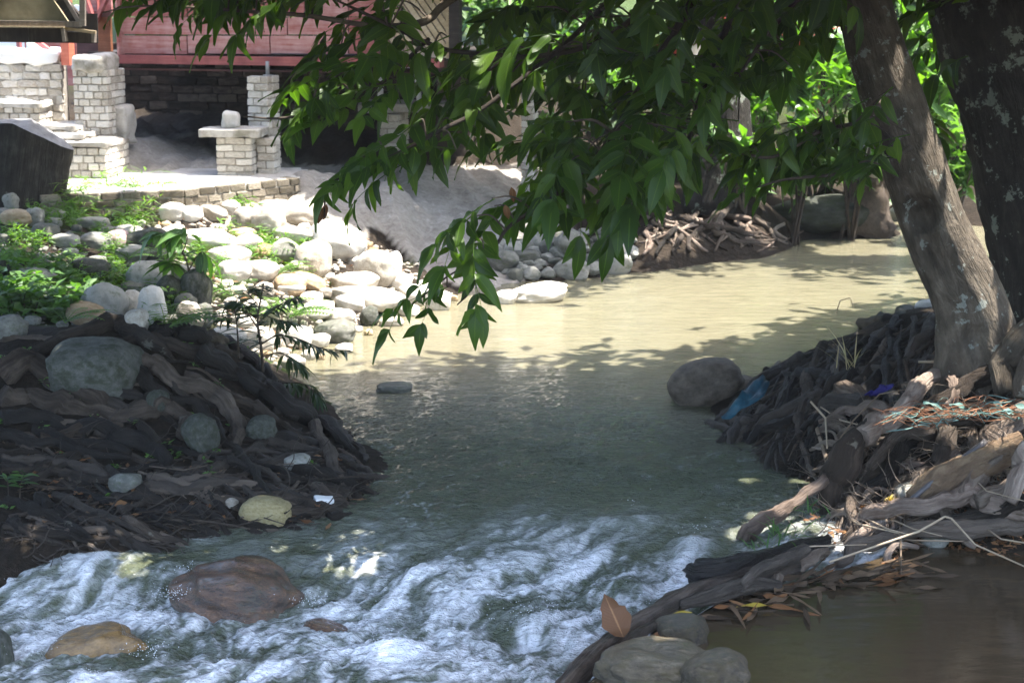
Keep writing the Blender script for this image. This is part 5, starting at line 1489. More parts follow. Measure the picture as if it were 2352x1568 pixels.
def leaflet(L, W, nrow=5, bend=.25, fold=.25, tip=1.25, wave=0.0, ph=0.0):
    """blade along +X, width along Y, upper side +Z"""
    s = np.linspace(0, 1, nrow + 1)
    wd = W * np.sin(np.pi * s ** .85) ** .8 * (1 - .35 * s ** 3)
    wd[0] = W * .06; wd[-1] = W * .03
    x = L * s; z = -bend * L * s ** 2
    V = []; uv = []
    for i in range(nrow + 1):
        for tt in (-1, 0, 1):
            V.append((x[i], tt * wd[i] / 2, z[i] + abs(tt) * fold * wd[i] / 2 + wave * W * math.sin(ph + 9 * s[i] + tt * 1.5) * abs(tt)))
            uv.append((tt, s[i]))
    q = []
    for i in range(nrow):
        a = i * 3
        q += [[a, a + 3, a + 4, a + 1], [a + 1, a + 4, a + 5, a + 2]]
    return np.array(V), q, np.array(uv)

def frame(d, up=(0, 0, 1), roll=0.0):
    d = np.asarray(d, float); d = d / np.linalg.norm(d)
    u = np.asarray(up, float); y = np.cross(u, d); n = np.linalg.norm(y)
    y = y / n if n > 1e-4 else np.array([0, 1.0, 0]); z = np.cross(d, y)
    if roll:
        c, s = math.cos(roll), math.sin(roll); y, z = y * c + z * s, z * c - y * s
    return np.stack([d, y, z], 1)

def compound(seed, pairs=5, L=.46, ll=.215, lw=.066, droop=1.0, sag=.35):
    rg = random.Random(seed); m = MB()
    n = 14; s = np.linspace(0, 1, n)
    P = np.stack([L * s, .03 * np.sin(s * 3 + seed), .06 * s - sag * L * s ** 2], -1)
    V, q, t_, uv = tube(P, [.0045, .003, .0018], 5, 0, 0, cap=False); m.add(V, q, t_, uv + [5, 0], 0.3)
    pos = np.linspace(.16, .97, pairs)
    for i, f in enumerate(pos):
        for sd in (-1, 1):
            if rg.random() < .05: continue
            k = f + rg.uniform(-.03, .03); c = np.array([np.interp(k, s, P[:, j]) for j in range(3)])
            d = np.array([.55 + .3 * f + rg.uniform(-.15, .15), sd * (.75 + rg.uniform(-.2, .2)), -droop * rg.uniform(.55, 1.3)])
            sc = (1 - .45 * abs(f - .5)) * rg.uniform(.66, 1.15)
            V, q, uv = leaflet(ll * sc, lw * sc * rg.uniform(.9, 1.15), 6, rg.uniform(.0, .65), rg.uniform(.0, .6), wave=rg.uniform(.04, .16), ph=rg.uniform(0, 6))
            m.add(V @ frame(d, (.3, sd * .2, 1), rg.uniform(-.9, .9)).T + c, q, uv=uv, a=rg.uniform(0, .5))
    V, q, uv = leaflet(ll * 1.05, lw, 6, .3, .2, wave=.07); m.add(V @ frame((1, 0, -droop)).T + P[-1], q, uv=uv, a=rg.uniform(0, .3))
    return m.mesh('leaf')
LEAVES = [compound(i, 4 + i % 2, .42 + .03 * (i % 4), .215 + .02 * (i % 3), .082 + .007 * (i % 3), (.12, .32, .58, .95)[i % 4], (.1, .28, .45)[i % 3]) for i in range(10)]
for me in LEAVES: me.materials.append(LEAF_DK)

BOUGHS = [
    ([(1560, -260, 10.6), (1450, -60, 10.2), (1380, 20, 10.0), (1290, 110, 9.8), (1194, 184, 9.6), (1100, 255, 9.5), (1010, 300, 9.4), (920, 350, 9.3), (845, 383, 9.2), (790, 405, 9.15), (752, 432, 9.1), (744, 500, 9.1)], [9, 8, 7, 6, 5.5, 5, 5, 4.5, 4, 3, 2.5, 1.5]),
    ([(1650, -160, 10.6), (1420, 70, 10.2), (1250, 128, 10.0), (1120, 124, 9.8), (1020, 113, 9.7), (930, 75, 9.6), (835, 30, 9.5), (770, 0, 9.4)], [9, 7, 6, 5, 5, 5, 4, 2]),
    ([(1220, -120, 10.2), (1035, 0, 9.9), (985, 45, 9.8), (925, 60, 9.7), (840, 58, 9.6), (700, 36, 9.5), (560, 26, 9.4), (420, 16, 9.3), (300, 16, 9.2), (235, 30, 9.2)], [11, 10, 9, 8, 6, 5, 4, 3, 2, 1.5]),
    ([(1680, -200, 10.6), (1580, 20, 10.3), (1480, 180, 10.0), (1400, 320, 9.8), (1300, 430, 9.7), (1177, 514, 9.6), (1142, 559, 9.55), (1100, 599, 9.5), (1083, 625, 9.5), (1078, 670, 9.5), (1050, 700, 9.5)], [10, 9, 7, 6, 5, 4.5, 4, 3, 2.5, 2, 1.5]),
    ([(2040, 210, 10.75), (2006, 259, 10.4), (1964, 283, 10.2), (1885, 301, 10.2), (1819, 341, 10.1), (1761, 362, 10.0), (1674, 346, 10.0), (1640, 350, 10.0)], [9, 6, 5, 4.5, 4, 3.5, 3, 2]),
    ([(2090, 340, 10.5), (2017, 375, 10.2), (1964, 388, 10.1), (1911, 402, 10.0), (1806, 412, 10.0), (1740, 430, 10.0)], [7, 5, 4, 4, 3, 2]),
    ([(1760, -200, 10.6), (1670, 60, 10.4), (1610, 220, 10.2), (1570, 360, 10.1), (1520, 470, 10.0), (1480, 520, 10.0)], [10, 8, 6, 5, 4, 2]),
    ([(985, 90, 9.75), (920, 150, 9.6), (850, 210, 9.5), (740, 255, 9.3), (640, 272, 9.2), (560, 268, 9.1)], [5, 4.5, 4, 3.5, 3, 1.5]),
    ([(1100, 599, 9.5), (1046, 624, 9.5), (1000, 655, 9.45), (960, 690, 9.4), (930, 705, 9.4)], [2.5, 2, 2, 1.5, 1]),
    ([(1900, -200, 10.7), (1840, -20, 10.5), (1760, 80, 10.4), (1700, 170, 10.3)], [10, 7, 5, 3]),
]
bough_pts = []
for pts, rp in BOUGHS:
    path = [PY(*p) for p in pts]
    P = catmull(path, 60); bough_pts.append(P)
    r = [a * p[1] / FV for a, p in zip(rp, path)]
    m = MB(); V, q, t_, uv = tube(P, r, 8, rng.uniform(0, 50), .12, 6, .1); m.add(V - np.array(t1.location), q, t_, uv); m.obj('branch', MAT_TWIG, t1)
BP = np.concatenate(bough_pts)
twigs = MB()
SPRAYS = []
PALE = [(1190, 128, 9.35, 188, 2), (1165, 165, 9.30, 196, -8)]
_S3 = np.array(SUN)
def spray(px, py, Y, yaw, tilt=0.0, sc=1.0, var=None, mat=None):
    """a whole compound leaf whose middle shows at (px, py)"""
    me = LEAVES[var if var is not None else rng.randrange(len(LEAVES))]
    c = PY(px, py, Y); d = np.array([math.cos(yaw) * math.cos(tilt), math.sin(yaw) * math.cos(tilt), math.sin(tilt)])
    base = c - d * .24 * sc + np.array([0, 0, .10 * sc])
    SPRAYS.append((me, base, yaw, tilt, sc))
    j = np.argmin(((BP - base) ** 2).sum(1) + np.where(BP[:, 2] < base[2] - .1, .15, 0))
    b0 = BP[j]; midp = (b0 + base) / 2 + np.array([0, 0, .04])
    if np.linalg.norm(b0 - base) < .8:
        V, q, t_, uv = tube(catmull([b0, midp, base], 8), [.006, .005, .004], 5, 0, 0, cap=False); twigs.add(V - np.array(t1.location), q, t_, uv)
def scatter(poly, n, y0, y1, yaw0=180, yaws=55, tl=0.0, mind=26, sc=1.0):
    xs_ = [p[0] for p in poly]; ys_ = [p[1] for p in poly]; got = []
    for _ in range(n * 60):
        if len(got) >= n: break
        x, y = rng.uniform(min(xs_), max(xs_)), rng.uniform(min(ys_), max(ys_))
        if not in_poly([x], [y], poly)[0] or any((x - a) ** 2 + (y - b) ** 2 < mind ** 2 for a, b in got): continue
        Yc = rng.uniform(y0, y1); bad = False
        for p_ in PALE:
            dd = PY(x, y, Yc) - PY(*p_[:3]); al = dd @ _S3
            if np.linalg.norm(dd - al * _S3) < .34 and (al > -.1 or Yc < p_[2] + .1): bad = True
        got.append((x, y))
        if bad: continue
        spray(x, y, Yc, R(rng.gauss(yaw0, yaws)), R(rng.gauss(tl, 14)), sc * rng.uniform(.72, 1.08))
# top left fringe
scatter([(255, -60), (1000, -80), (960, 20), (800, 25), (690, 75), (560, 60), (400, 20), (300, 0)], 27, 9.2, 9.9, 195, 40, -4, 34, .92)
scatter([(380, 10), (520, 30), (640, 65), (690, 60), (560, 62), (430, 45)], 5, 9.2, 9.6, 200, 45, -16, 34, .9)
# left middle cluster
scatter([(655, 262), (720, 195), (830, 150), (910, 190), (870, 275), (740, 285), (670, 280)], 12, 9.1, 9.7, 195, 40, -8, 34, .95)
scatter([(740, 60), (960, 60), (960, 170), (850, 160), (760, 120)], 6, 9.4, 10.0, 200, 50, -10, 36)
# along the brown bough
scatter([(780, 405), (870, 380), (960, 350), (1000, 420), (900, 440), (820, 450)], 9, 9.1, 9.6, 215, 40, -16, 28)
# central mass
scatter([(1080, 70), (1300, 0), (1500, -40), (1950, -40), (1900, 60), (1700, 140), (1640, 260), (1560, 400), (1440, 455), (1270, 450), (1080, 375), (1000, 335), (960, 270), (1010, 190)], 84, 9.3, 11.2, 200, 60, -8, 27)
scatter([(1200, 150), (1600, 60), (1600, 380), (1500, 400), (1300, 400), (1180, 300)], 26, 9.5, 11.3, 210, 70, -10, 22)
scatter([(1180, 420), (1560, 380), (1500, 465), (1380, 500), (1230, 495)], 16, 9.5, 10.4, 220, 55, -14, 26)
# tail that hangs over the pool
for px, py, yw, tl, sc in ((1060, 540, 215, -25, .9), (1110, 560, 250, -30, .85), (1045, 590, 230, -35, .85), (1085, 655, 255, -50, .8), (1100, 690, 280, -55, .75), (955, 725, 200, -20, .8), (925, 735, 215, -35, .8), (985, 715, 250, -45, .75)):
    spray(px, py, rng.uniform(9.3, 9.6), R(yw), R(tl), sc)
# right hand leaves in front of the leaning trunk
scatter([(1660, 340), (1800, 330), (1990, 270), (2040, 370), (2030, 410), (1930, 440), (1800, 440), (1720, 430)], 22, 9.9, 10.35, 190, 60, -14, 34)
scatter([(1620, 40), (1900, 0), (1900, 120), (1760, 220), (1640, 260)], 22, 10.0, 11.3, 200, 60, -10, 32)
scatter([(2060, -40), (2160, -40), (2190, 60), (2200, 240), (2140, 300)], 8, 11.2, 12.4, 200, 70, -10, 34)
# a pale sunlit spray and a smaller one under it
for px, py, Y, yw, tl in PALE: spray(px, py, Y, R(yw), R(tl), 1.05, 2)
SPRAYS.sort(key=lambda s: s[1][1])
# three hundred are single leaves; anything past that is one joined part
def add_sprays(tree, lst):
    rest = MB()
    for i, (me, b, yaw, tilt, sc) in enumerate(lst):
        if i < 300:
            o = bpy.data.objects.new('leaf', me); o.location = Vector(b) - tree.location
            o.rotation_euler = Euler((rng.gauss(0, .12), -tilt, yaw)); o.scale = (sc,) * 3; o.parent = tree; col.objects.link(o)
        else:
            co = np.empty(len(me.vertices) * 3, np.float32); me.vertices.foreach_get('co', co)
            Mx = np.array(Euler((0, -tilt, yaw)).to_matrix())
            q = np.array([p.vertices[:] for p in me.polygons if len(p.vertices) == 4])
            uv = np.zeros((len(me.vertices), 2)); 
            for l in me.loops: uv[l.vertex_index] = me.uv_layers[0].data[l.index].uv
            rest.add((co.reshape(-1, 3) * sc) @ Mx.T + b - np.array(tree.location), q, uv=uv, a=rng.random())
    if rest.n:
        o = rest.obj('leaves', LEAF_DK, tree); o['kind'] = 'stuff'
add_sprays(t1, SPRAYS)
twigs.obj('twigs', MAT_TWIG, t1)['kind'] = 'stuff'
# single yellow and withered leaves that hang in the foliage
def single_leaf(px, py, Y, L, W, d, mat, label, name='leaf', bend=.3, fold=.3, cat='leaf', wave=.15, roll=0.0, group=None):
    V, q, uv = leaflet(L, W, 9, bend, fold, wave=wave, ph=rng.uniform(0, 6)); m = MB()
    Fm = frame(d, (0, -.6, 1), roll); m.add(V @ Fm.T, q, uv=uv, a=rng.random())
    o = m.obj(name, mat); o.location = tuple(PY(px, py, Y)); return tag(o, label, cat, group)
V, q, uv = leaflet(.15, .055, 7, .1, .2, wave=.1)
for px, py, Y, mt in ((1248, 440, 9.6, LEAF_ORANGE),):
    m = MB(); m.add(V @ frame((-.1, .1, -1), (0, -1, .2)).T + PY(px, py, Y) - np.array(t1.location), q, uv=uv); m.obj('withered_leaf', mt, t1)
for px, py, Y in ((742, 480, 9.1), (750, 470, 9.1), (1160, 470, 9.6), (1175, 430, 9.6), (745, 430, 9.1)):
    V2, q2, uv2 = leaflet(.09, .04, 6, .6, .9, wave=.3, ph=px)
    m = MB(); m.add(V2 @ frame((rng.uniform(-.5, .5), 0, -1), (0, -1, .2)).T + PY(px, py, Y) - np.array(t1.location), q2, uv=uv2); m.obj('withered_leaf', LEAF_DEAD, t1)

# ------------------------------------------------------------------ unseen crowns above the picture, shaped by the shade wanted on the banks
LITP = [
    [(330, 462), (480, 455), (720, 470), (800, 500), (905, 565), (1000, 640), (1330, 650), (1440, 596), (1600, 590), (1800, 600), (2140, 615), (2200, 660), (2180, 700), (2000, 720), (1800, 780), (1600, 815), (1250, 850), (1000, 850), (640, 880), (590, 830), (540, 775), (455, 740), (440, 660), (385, 600)],
    [(-400, 60), (270, 60), (270, 335), (250, 385), (420, 408), (560, 432), (690, 408), (690, 452), (380, 470), (165, 470), (165, 345), (40, 285), (-400, 285)],
]
DAP = [(2235, 700, 50), (2215, 620, 22), (2260, 790, 40), (2145, 868, 34), (2060, 935, 30), (2190, 850, 36), (2310, 930, 44), (2240, 950, 34), (2280, 850, 26), (1985, 1010, 24), (1935, 930, 22), (1715, 1225, 30), (1760, 1190, 24), (2090, 1178, 40), (1990, 1190, 24), (2230, 1150, 26),
       (2310, 1050, 36), (2270, 1110, 24), (2150, 1060, 24), (1860, 1090, 20), (1450, 1195, 10), (1605, 1240, 8), (1560, 1388, 14), (880, 1512, 10),
       (610, 1165, 8), (1430, 1425, 12), (1480, 1520, 26), (1560, 1500, 10), (660, 1080, 6), (250, 755, 10), (120, 850, 4), (1640, 830, 34), (1960, 780, 20), (1640, 480, 34), (1560, 545, 40), (1700, 520, 40), (1750, 555, 26), (1850, 500, 26), (1500, 560, 40),
       (1950, 1255, 24), (2340, 1180, 30), (2030, 1290, 26), (1830, 1205, 24), (60, 575, 55), (60, 690, 50), (160, 610, 45), (150, 710, 40), (250, 580, 36), (200, 690, 22), (330, 700, 34), (420, 745, 40), (320, 640, 20), (250, 620, 24), (110, 560, 24), (300, 545, 20), (200, 500, 40), (440, 560, 30), (1300, 560, 20), (1200, 500, 16), (2050, 560, 30), (1900, 560, 30)]
gaps = [(G(px, py, True), r) for px, py, r in DAP]  # leaves are left out above these points to let sun dapples through
gaps = [(p, r * p[1] / FV * (1.6 if p[0] > 1.4 and p[1] < 12 else 1)) for p, r in gaps]
gaps += [(PY(px, py, Y), .17) for px, py, Y, _, _ in PALE] + [(PY(px, py, Y), r) for px, py, Y, r in ((2060, 200, 10.55, .05), (2250, 640, 10.5, .14), (960, 290, 9.35, .05), (640, 270, 9.1, .06), (760, 270, 9.3, .05), (420, 80, 9.3, .05), (590, 110, 9.3, .05), (1060, 600, 9.5, .05), (1120, 420, 9.6, .03), (2080, 700, 10.7, .05), (2200, 560, 10.58, .10), (2255, 740, 10.52, .14), (2280, 800, 10.5, .12))]
NLEAF = 250000
gx = nrg.uniform(-9, 9, NLEAF); gy = nrg.uniform(6.6, 27, NLEAF)
NX = 60000
gx[:NX] = nrg.uniform(-4.5, 4.5, NX); gy[:NX] = nrg.uniform(6.6, 11.5, NX); gz0 = np.clip(HT(gx, gy), 0, 1.2)
hz = nrg.uniform(3.35, 5.9, NLEAF)
# clumps and holes in the crown
cl_ = fbm(gx * .55 + hz * .4, gy * .55, hz * .5, 3)
X_ = gx + (hz - gz0) * HS[0]; Y_ = gy + (hz - gz0) * HS[1]
ppx, ppy = to_px(gx, gy, np.maximum(gz0, -.02))
edge = 34 * fbm(gx * 1.8, gy * 1.8, 3.3, 3) + np.where((ppx > 600) & (ppy > 560), nrg.normal(0, 26, NLEAF), nrg.normal(0, 8, NLEAF))
lit = np.zeros(NLEAF, bool)
for p in LITP: lit |= in_poly(ppx + edge, ppy + edge * .7, p)
keep = ~lit & ((cl_ > -.62) | (gy < 10.2))
keep &= ~((gy > np.where(gx > -1.4, 20.6, 19.2)) & (gx < 1.2) & (gx > -6))              # the house stands there
keep &= ~((gy > np.where(gx < -3.75, 17.3, 16.4)) & (gx < -1.9) & ~((gy > 18.35) & (gy < 19.3) & (gx > -4.3)))                          # open sky over the terrace
back = (gy > 19.6) & (gx > 1.2)
keep &= ~(back & ((gy > 21.2) | (gx > 3.4) | (fbm(gx * .8, gy * .8, 1.0, 2) > -.1)))
ctr = np.stack([X_, Y_, hz], -1)
S3 = np.array(SUN)
# the crown is thinned along the sun's path to light the bough leaves
for px, py, Y, r in ((600, 262, 9.2, .30), (760, 250, 9.4, .30), (480, 70, 9.4, .35), (700, 80, 9.5, .3), (900, 150, 9.6, .3), (1000, 400, 9.5, .25), (1060, 620, 9.5, .2), (1850, 380, 10.2, .3)):
    d = ctr - PY(px, py, Y); a = d @ S3
    keep &= ~((np.linalg.norm(d - a[:, None] * S3, axis=1) < r) & (a > 0) & (nrg.random(NLEAF) < .62))
for p, r in gaps:
    d = ctr - p; a = d @ S3
    dist = np.linalg.norm(d - a[:, None] * S3, axis=1)
    keep &= ~((dist < r + .10) & (a > 0))
ctr = ctr[keep]; n = len(ctr)
roots = [(t0, (-4.0, 11.0)), (t1, (1.9, 10.4)), (t2, (3.6, 11.9)), (t3, (2.0, 21.0))]
who = np.argmin(np.stack([np.hypot(ctr[:, 0] - x, ctr[:, 1] - y) - (1.0 if i == 1 else 0) for i, (_, (x, y)) in enumerate(roots)]), 0)
def leaf_cloud(name, tree, C, L, W, mat, droop=.5, loc=None, tint=.5, seed=1, d=None):
    """many small folded leaves, four triangles each"""
    rg = np.random.default_rng(seed); n = len(C)
    a = rg.uniform(0, 2 * np.pi, n)
    if d is None: d = np.stack([np.cos(a), np.sin(a), -droop + rg.normal(0, .45, n)], -1)
    d /= np.linalg.norm(d, axis=1)[:, None]
    y = np.cross(np.array([0, 0, 1.0]), d) + rg.normal(0, .35, (n, 3)); y -= d * (y * d).sum(1)[:, None]; y /= np.linalg.norm(y, axis=1)[:, None]
    z = np.cross(d, y)
    sc = rg.uniform(.7, 1.2, n)[:, None]
    l = L * sc; w_ = W * sc / 2
    p0 = C - d * l / 2; p3 = C + d * l / 2 - z * l * .12
    m1 = C - d * l * .08
    V = np.stack([p0, m1 + y * w_ + z * w_ * .35, m1, m1 - y * w_ + z * w_ * .35, p3], 1).reshape(-1, 3)
    base = np.arange(n)[:, None] * 5
    t = np.concatenate([base + [0, 2, 1], base + [0, 3, 2], base + [1, 2, 4], base + [2, 3, 4]])
    uv = np.tile(np.array([[0, 0], [1, .45], [0, .45], [-1, .45], [0, 1]]), (n, 1))
    off = np.array(tree.location) if tree is not None else np.zeros(3)
    me = fast_mesh(name, V - off, t, uv, True, {'tint': np.repeat(rg.uniform(0, tint, n), 5)})
    return link(name, me, mat, tree)
for i, (tr, _) in enumerate(roots):
    if (who == i).any():
        o = leaf_cloud('shade_crown', tr, ctr[who == i], .32, .13, LEAF_CANOPY, seed=i); o['kind'] = 'stuff'
# limbs that carry the crowns
for tr, pts, r in ((t1, [(1.7, 10.3, 4.0), (.6, 9.4, 4.6), (-.8, 8.8, 5.0), (-2.0, 8.4, 5.2)], .07), (t1, [(1.6, 10.3, 4.6), (2.4, 9.0, 5.2), (2.8, 7.6, 5.5)], .06), (t1, [(1.55, 10.4, 5.0), (.8, 11.6, 5.4), (0, 12.6, 5.5)], .05), (t1, [(2.2, 10.6, 3.3), (1.6, 10.6, 3.25), (.9, 10.4, 3.15), (.5, 10.2, 3.05)], .05),
                   (t2, [(3.5, 11.8, 4.4), (4.6, 10.2, 5.2), (5.4, 8.8, 5.6)], .08), (t2, [(3.4, 11.9, 5.0), (3.8, 13.4, 5.6)], .07), (t0, [(-3.9, 11.0, 5.0), (-2.4, 11.4, 5.6), (-1.2, 11.8, 5.8)], .07), (t0, [(-4.2, 11.1, 4.2), (-4.6, 13.0, 5.0), (-4.2, 15, 5.6)], .08), (t0, [(-4.2, 11.1, 4.0), (-3.4, 9.4, 4.8), (-2.6, 8.0, 5.2)], .07)):
    m = MB(); V, q, t_, uv = tube(catmull(pts, 24), [r, r * .8, r * .3], 9, r * 99, .12); m.add(V - np.array(tr.location), q, t_, uv); m.obj('limb', MAT_BARK2, tr)
# ------------------------------------------------------------------ garden greenery beyond the river
def shrub(px, py, Y, wpx, hpx, n, L, W, mat, label, group=None, name='garden_shrub', cat='shrub', droop=.5, stems=6):
    base = PY(px, py, Y); b = np.array([base[0], Y, float(HT(base[0], Y)) if abs(base[0]) < 9 and Y < 33 else base[2]])
    wd = wpx * Y / FV / 2; ht = base[2] + hpx * Y / FV - b[2]; lo = base[2] - b[2]
    o = thing(name, label, cat, tuple(b), group)
    rg = np.random.default_rng(int(px * 7 + py))
    k = max(6, n // 14); cc = rg.normal(0, .45, (k, 3)) * [wd, wd * .7, 0]; cc[:, 2] = rg.uniform(max(lo, .05), ht, k)
    idx = rg.integers(0, k, n)
    C = cc[idx] + rg.normal(0, .17, (n, 3)) * [wd, wd, ht * .5]
    C[:, 2] = np.clip(C[:, 2], .03, None)
    f = leaf_cloud('foliage', None, C, L, W, mat, droop, seed=int(px)); f.parent = o
    m = MB()
    for i in range(stems):
        c = cc[i % k]; V, q, t_, uv = tube(catmull([(rg.normal(0, .05), rg.normal(0, .05), -.1), (c[0] * .5, c[1] * .5, c[2] * .6), c], 9), [.022, .015, .006], 6, i, .1); m.add(V, q, t_, uv)
    m.obj('stem', MAT_TWIG, o)
    return o
BG = 'shrubs of the garden across the river'
for px, py, Y, w_, h_, n, L, W, mt, lab in (
    (1900, 180, 22.0, 230, 190, 260, .34, .11, LEAF_LIME, 'tall lime green shrub right of the timber screen'),
    (1760, 250, 23.5, 200, 240, 220, .32, .11, LEAF_WEED, 'mid green shrub left of the timber screen'),
    (1960, 330, 20.8, 170, 170, 150, .36, .10, LEAF_LIME, 'lime shrub with long leaves behind the leaning trunk'),
    (1830, 420, 20.4, 150, 90, 110, .28, .12, LEAF_LIME, 'low bright lime plant with broad leaves above the far roots'),
    (1700, 430, 20.4, 150, 120, 100, .38, .10, LEAF_LIME, 'bright broad bladed plant hanging above the far roots'),
    (1620, 180, 24.0, 160, 220, 170, .32, .10, LEAF_WEED, 'shrub behind the leaning pale trunk'),
    (2130, 240, 22.0, 160, 300, 260, .34, .11, LEAF_LIME, 'sunlit shrub seen between the two trunks'),
    (2120, 420, 20.6, 140, 120, 90, .30, .09, LEAF_WEED, 'low shrub between the two trunks near the waterline'),
    (1270, 380, 20.2, 90, 110, 70, .34, .09, LEAF_LIME, 'bright lime plant at the top of the sandy slope'),
    (1450, 330, 22.5, 200, 240, 240, .32, .10, LEAF_WEED, 'dense shrub at the end of the house behind the foliage'),
    (1330, 180, 24.5, 240, 240, 240, .32, .10, LEAF_WEED, 'tall shrub beside the dark end of the house'),
    (2250, 300, 24.0, 200, 320, 240, .34, .11, LEAF_WEED, 'tall shrub behind the dark trunk'),
    (1990, 150, 24.5, 200, 260, 240, .34, .12, LEAF_LIME, 'large lime shrub just left of the leaning trunk, near the top'),
    (1720, 340, 22.0, 170, 150, 140, .36, .11, LEAF_LIME, 'sunlit shrub behind the hanging leaves above the far boulders'),
    (1560, 330, 21.5, 150, 150, 130, .34, .11, LEAF_LIME, 'sunlit shrub behind the lower end of the pale leaning trunk'),
    (1860, 330, 21.5, 150, 140, 130, .34, .12, LEAF_LIME, 'bright shrub directly under the timber screen'),
    (2000, 430, 22.5, 150, 110, 120, .30, .12, LEAF_WEED, 'low shrub on the far bank over the dim boulder'),
    (2000, 470, 21.2, 170, 110, 170, .24, .09, LEAF_WEED, 'leafy low growth at the far waterline left of the leaning trunk'),
    (2190, 420, 20.6, 150, 150, 150, .28, .10, LEAF_WEED, 'leafy growth low between the two trunks'),
    (1880, 440, 21.6, 190, 100, 170, .26, .09, LEAF_WEED, 'leafy growth over the far bank behind the broad dim boulder'),
    (1120, 120, 25.0, 160, 160, 140, .30, .10, LEAF_WEED, 'shrub rising behind the slatted screen')):
    shrub(px, py, Y, w_, h_, n, L, W, mt, lab, BG)
# deep wood behind everything
n = 22000
rg = np.random.default_rng(5)
x = rg.uniform(-6, 13, n); y = rg.uniform(26, 31, n); z = rg.uniform(0, 1, n) ** .9 * 10.5 + 1.2
C = np.stack([x, y, z], -1)[fbm(x * .7, z * .9, y * .4, 3) > -.25]
o = leaf_cloud('far_wood', None, C, .6, .26, LEAF_CANOPY, seed=77); tag(o, kind='stuff')

# ------------------------------------------------------------------ plants of the left bank
def on_ground(poly, n, rg):
    poly = np.array(poly); out = []
    while len(out) < n:
        px = rg.uniform(poly[:, 0].min(), poly[:, 0].max(), 200); py = rg.uniform(poly[:, 1].min(), poly[:, 1].max(), 200)
        ok = in_poly(px, py, poly)
        for a, b in zip(px[ok], py[ok]):
            out.append(G(a, b))
            if len(out) >= n: break
    return np.array(out)
def weeds(name, poly, n, mat, h=.16, leaves=16, L=.06, W=.018, seed=3, thr=-.1):
    rg = np.random.default_rng(seed); P = on_ground(poly, n, rg)
    P = P[fbm(P[:, 0] * 1.6, P[:, 1] * 1.6, 7.0, 3) > thr]
    C = []; D = []
    for p in P:
        lean = rg.normal(0, .35, 2); hh = h * rg.uniform(.4, 1.3)
        f = rg.uniform(.1, 1, leaves); a = rg.uniform(0, 6.28, leaves)
        C.append(np.stack([p[0] + lean[0] * hh * f + np.cos(a) * L * .5, p[1] + lean[1] * hh * f + np.sin(a) * L * .5, p[2] + hh * f], -1))
        D.append(np.stack([np.cos(a), np.sin(a), rg.uniform(-.3, .7, leaves)], -1))
    return tag(leaf_cloud(name, None, np.concatenate(C), L, W, mat, seed=seed, d=np.concatenate(D)), kind='stuff')
weeds('weeds', [(0, 510), (110, 480), (330, 500), (400, 580), (300, 640), (230, 700), (0, 740)], 760, LEAF_FERN, .15, 20, .06, .016, 3, .02)
weeds('ground_cover', [(0, 640), (180, 640), (240, 740), (0, 745)], 160, LEAF_WEED, .2, 9, .13, .055, 4, -.2)
weeds('grass', [(130, 452), (345, 455), (380, 510), (300, 530), (140, 500)], 260, LEAF_FERN, .26, 10, .20, .014, 5, -.3)
weeds('terrace_grass', [(120, 415), (240, 400), (400, 425), (520, 428), (500, 436), (120, 443)], 260, LEAF_FERN, .05, 8, .06, .01, 6, -.15)
weeds('pile_weeds', [(560, 470), (700, 560), (800, 610), (760, 690), (700, 650), (600, 620), (480, 650)], 240, LEAF_FERN, .17, 12, .11, .018, 8, -.05)
weeds('slope_weeds', [(240, 620), (470, 560), (480, 700), (380, 760), (250, 750)], 150, LEAF_FERN, .16, 14, .09, .02, 18, -.0)
weeds('bank_sprouts', [(0, 800), (560, 800), (700, 960), (800, 1080), (500, 1100), (0, 1180)], 60, LEAF_WEED, .06, 7, .05, .02, 9, -.2)

def fern(px, py, L, n, yaw0, spread, label, group='ferns among the boulders', tilt=.7):
    g = G(px, py) + [0, -.05, .05]; L *= 1.35; o = thing('fern', label, 'fern', tuple(g), group)
    for k in range(n):
        yaw = R(yaw0 + spread * ((k + .5) / n - .5) * 2 + rng.uniform(-10, 10)); l = L * rng.uniform(.75, 1.1); m = MB(); N = 15
        s = np.linspace(0, 1, N); el = tilt * rng.uniform(.7, 1.2)
        hx = l * s; zz = l * (el * s - .75 * el * s ** 2)
        P = np.stack([hx * math.cos(yaw), hx * math.sin(yaw), zz], -1)
        V, q, t_, uv = tube(P, [.004, .0015], 4, 0, 0, cap=False); m.add(V, q, t_, uv + [4, 0], .4)
        for i in range(1, N - 1):
            d = P[i + 1] - P[i - 1]; d /= np.linalg.norm(d); sd = np.cross(d, [0, 0, 1.0]); sd /= np.linalg.norm(sd)
            ln = l * .24 * math.sin(math.pi * (.12 + .86 * s[i]) ** .8)
            for sg in (-1, 1):
                V, q, uv = leaflet(ln, l * .05, 3, .15, .1); m.add(V @ frame(sd * sg + d * .35, (0, 0, 1)).T + P[i], q, uv=uv, a=k * .07)
        m.obj('frond', LEAF_FERN, o)
    return o
fern(385, 768, .34, 7, 60, 60, 'bright yellow green fern in the sun just behind the root crest')
fern(420, 760, .26, 4, 20, 70, 'smaller sunlit fern right of the bright one behind the root crest')
fern(600, 735, .36, 8, 60, 110, 'large sunlit fern behind the spindly shrub')
fern(665, 740, .34, 7, 20, 60, 'sunlit fern with fronds to the right of the spindly shrub')
fern(640, 640, .26, 5, 70, 90, 'yellow green fern between the bleached boulders')
fern(535, 690, .34, 4, 120, 60, 'fern leaning left at the edge of the sunlight')
fern(155, 755, .26, 6, 60, 100, 'shaded fern behind the roots at the left')
fern(300, 605, .26, 5, 60, 120, 'pale fern among weeds above the blocky boulder')
fern(215, 560, .24, 5, 60, 120, 'fern in the weeds right of the stump')
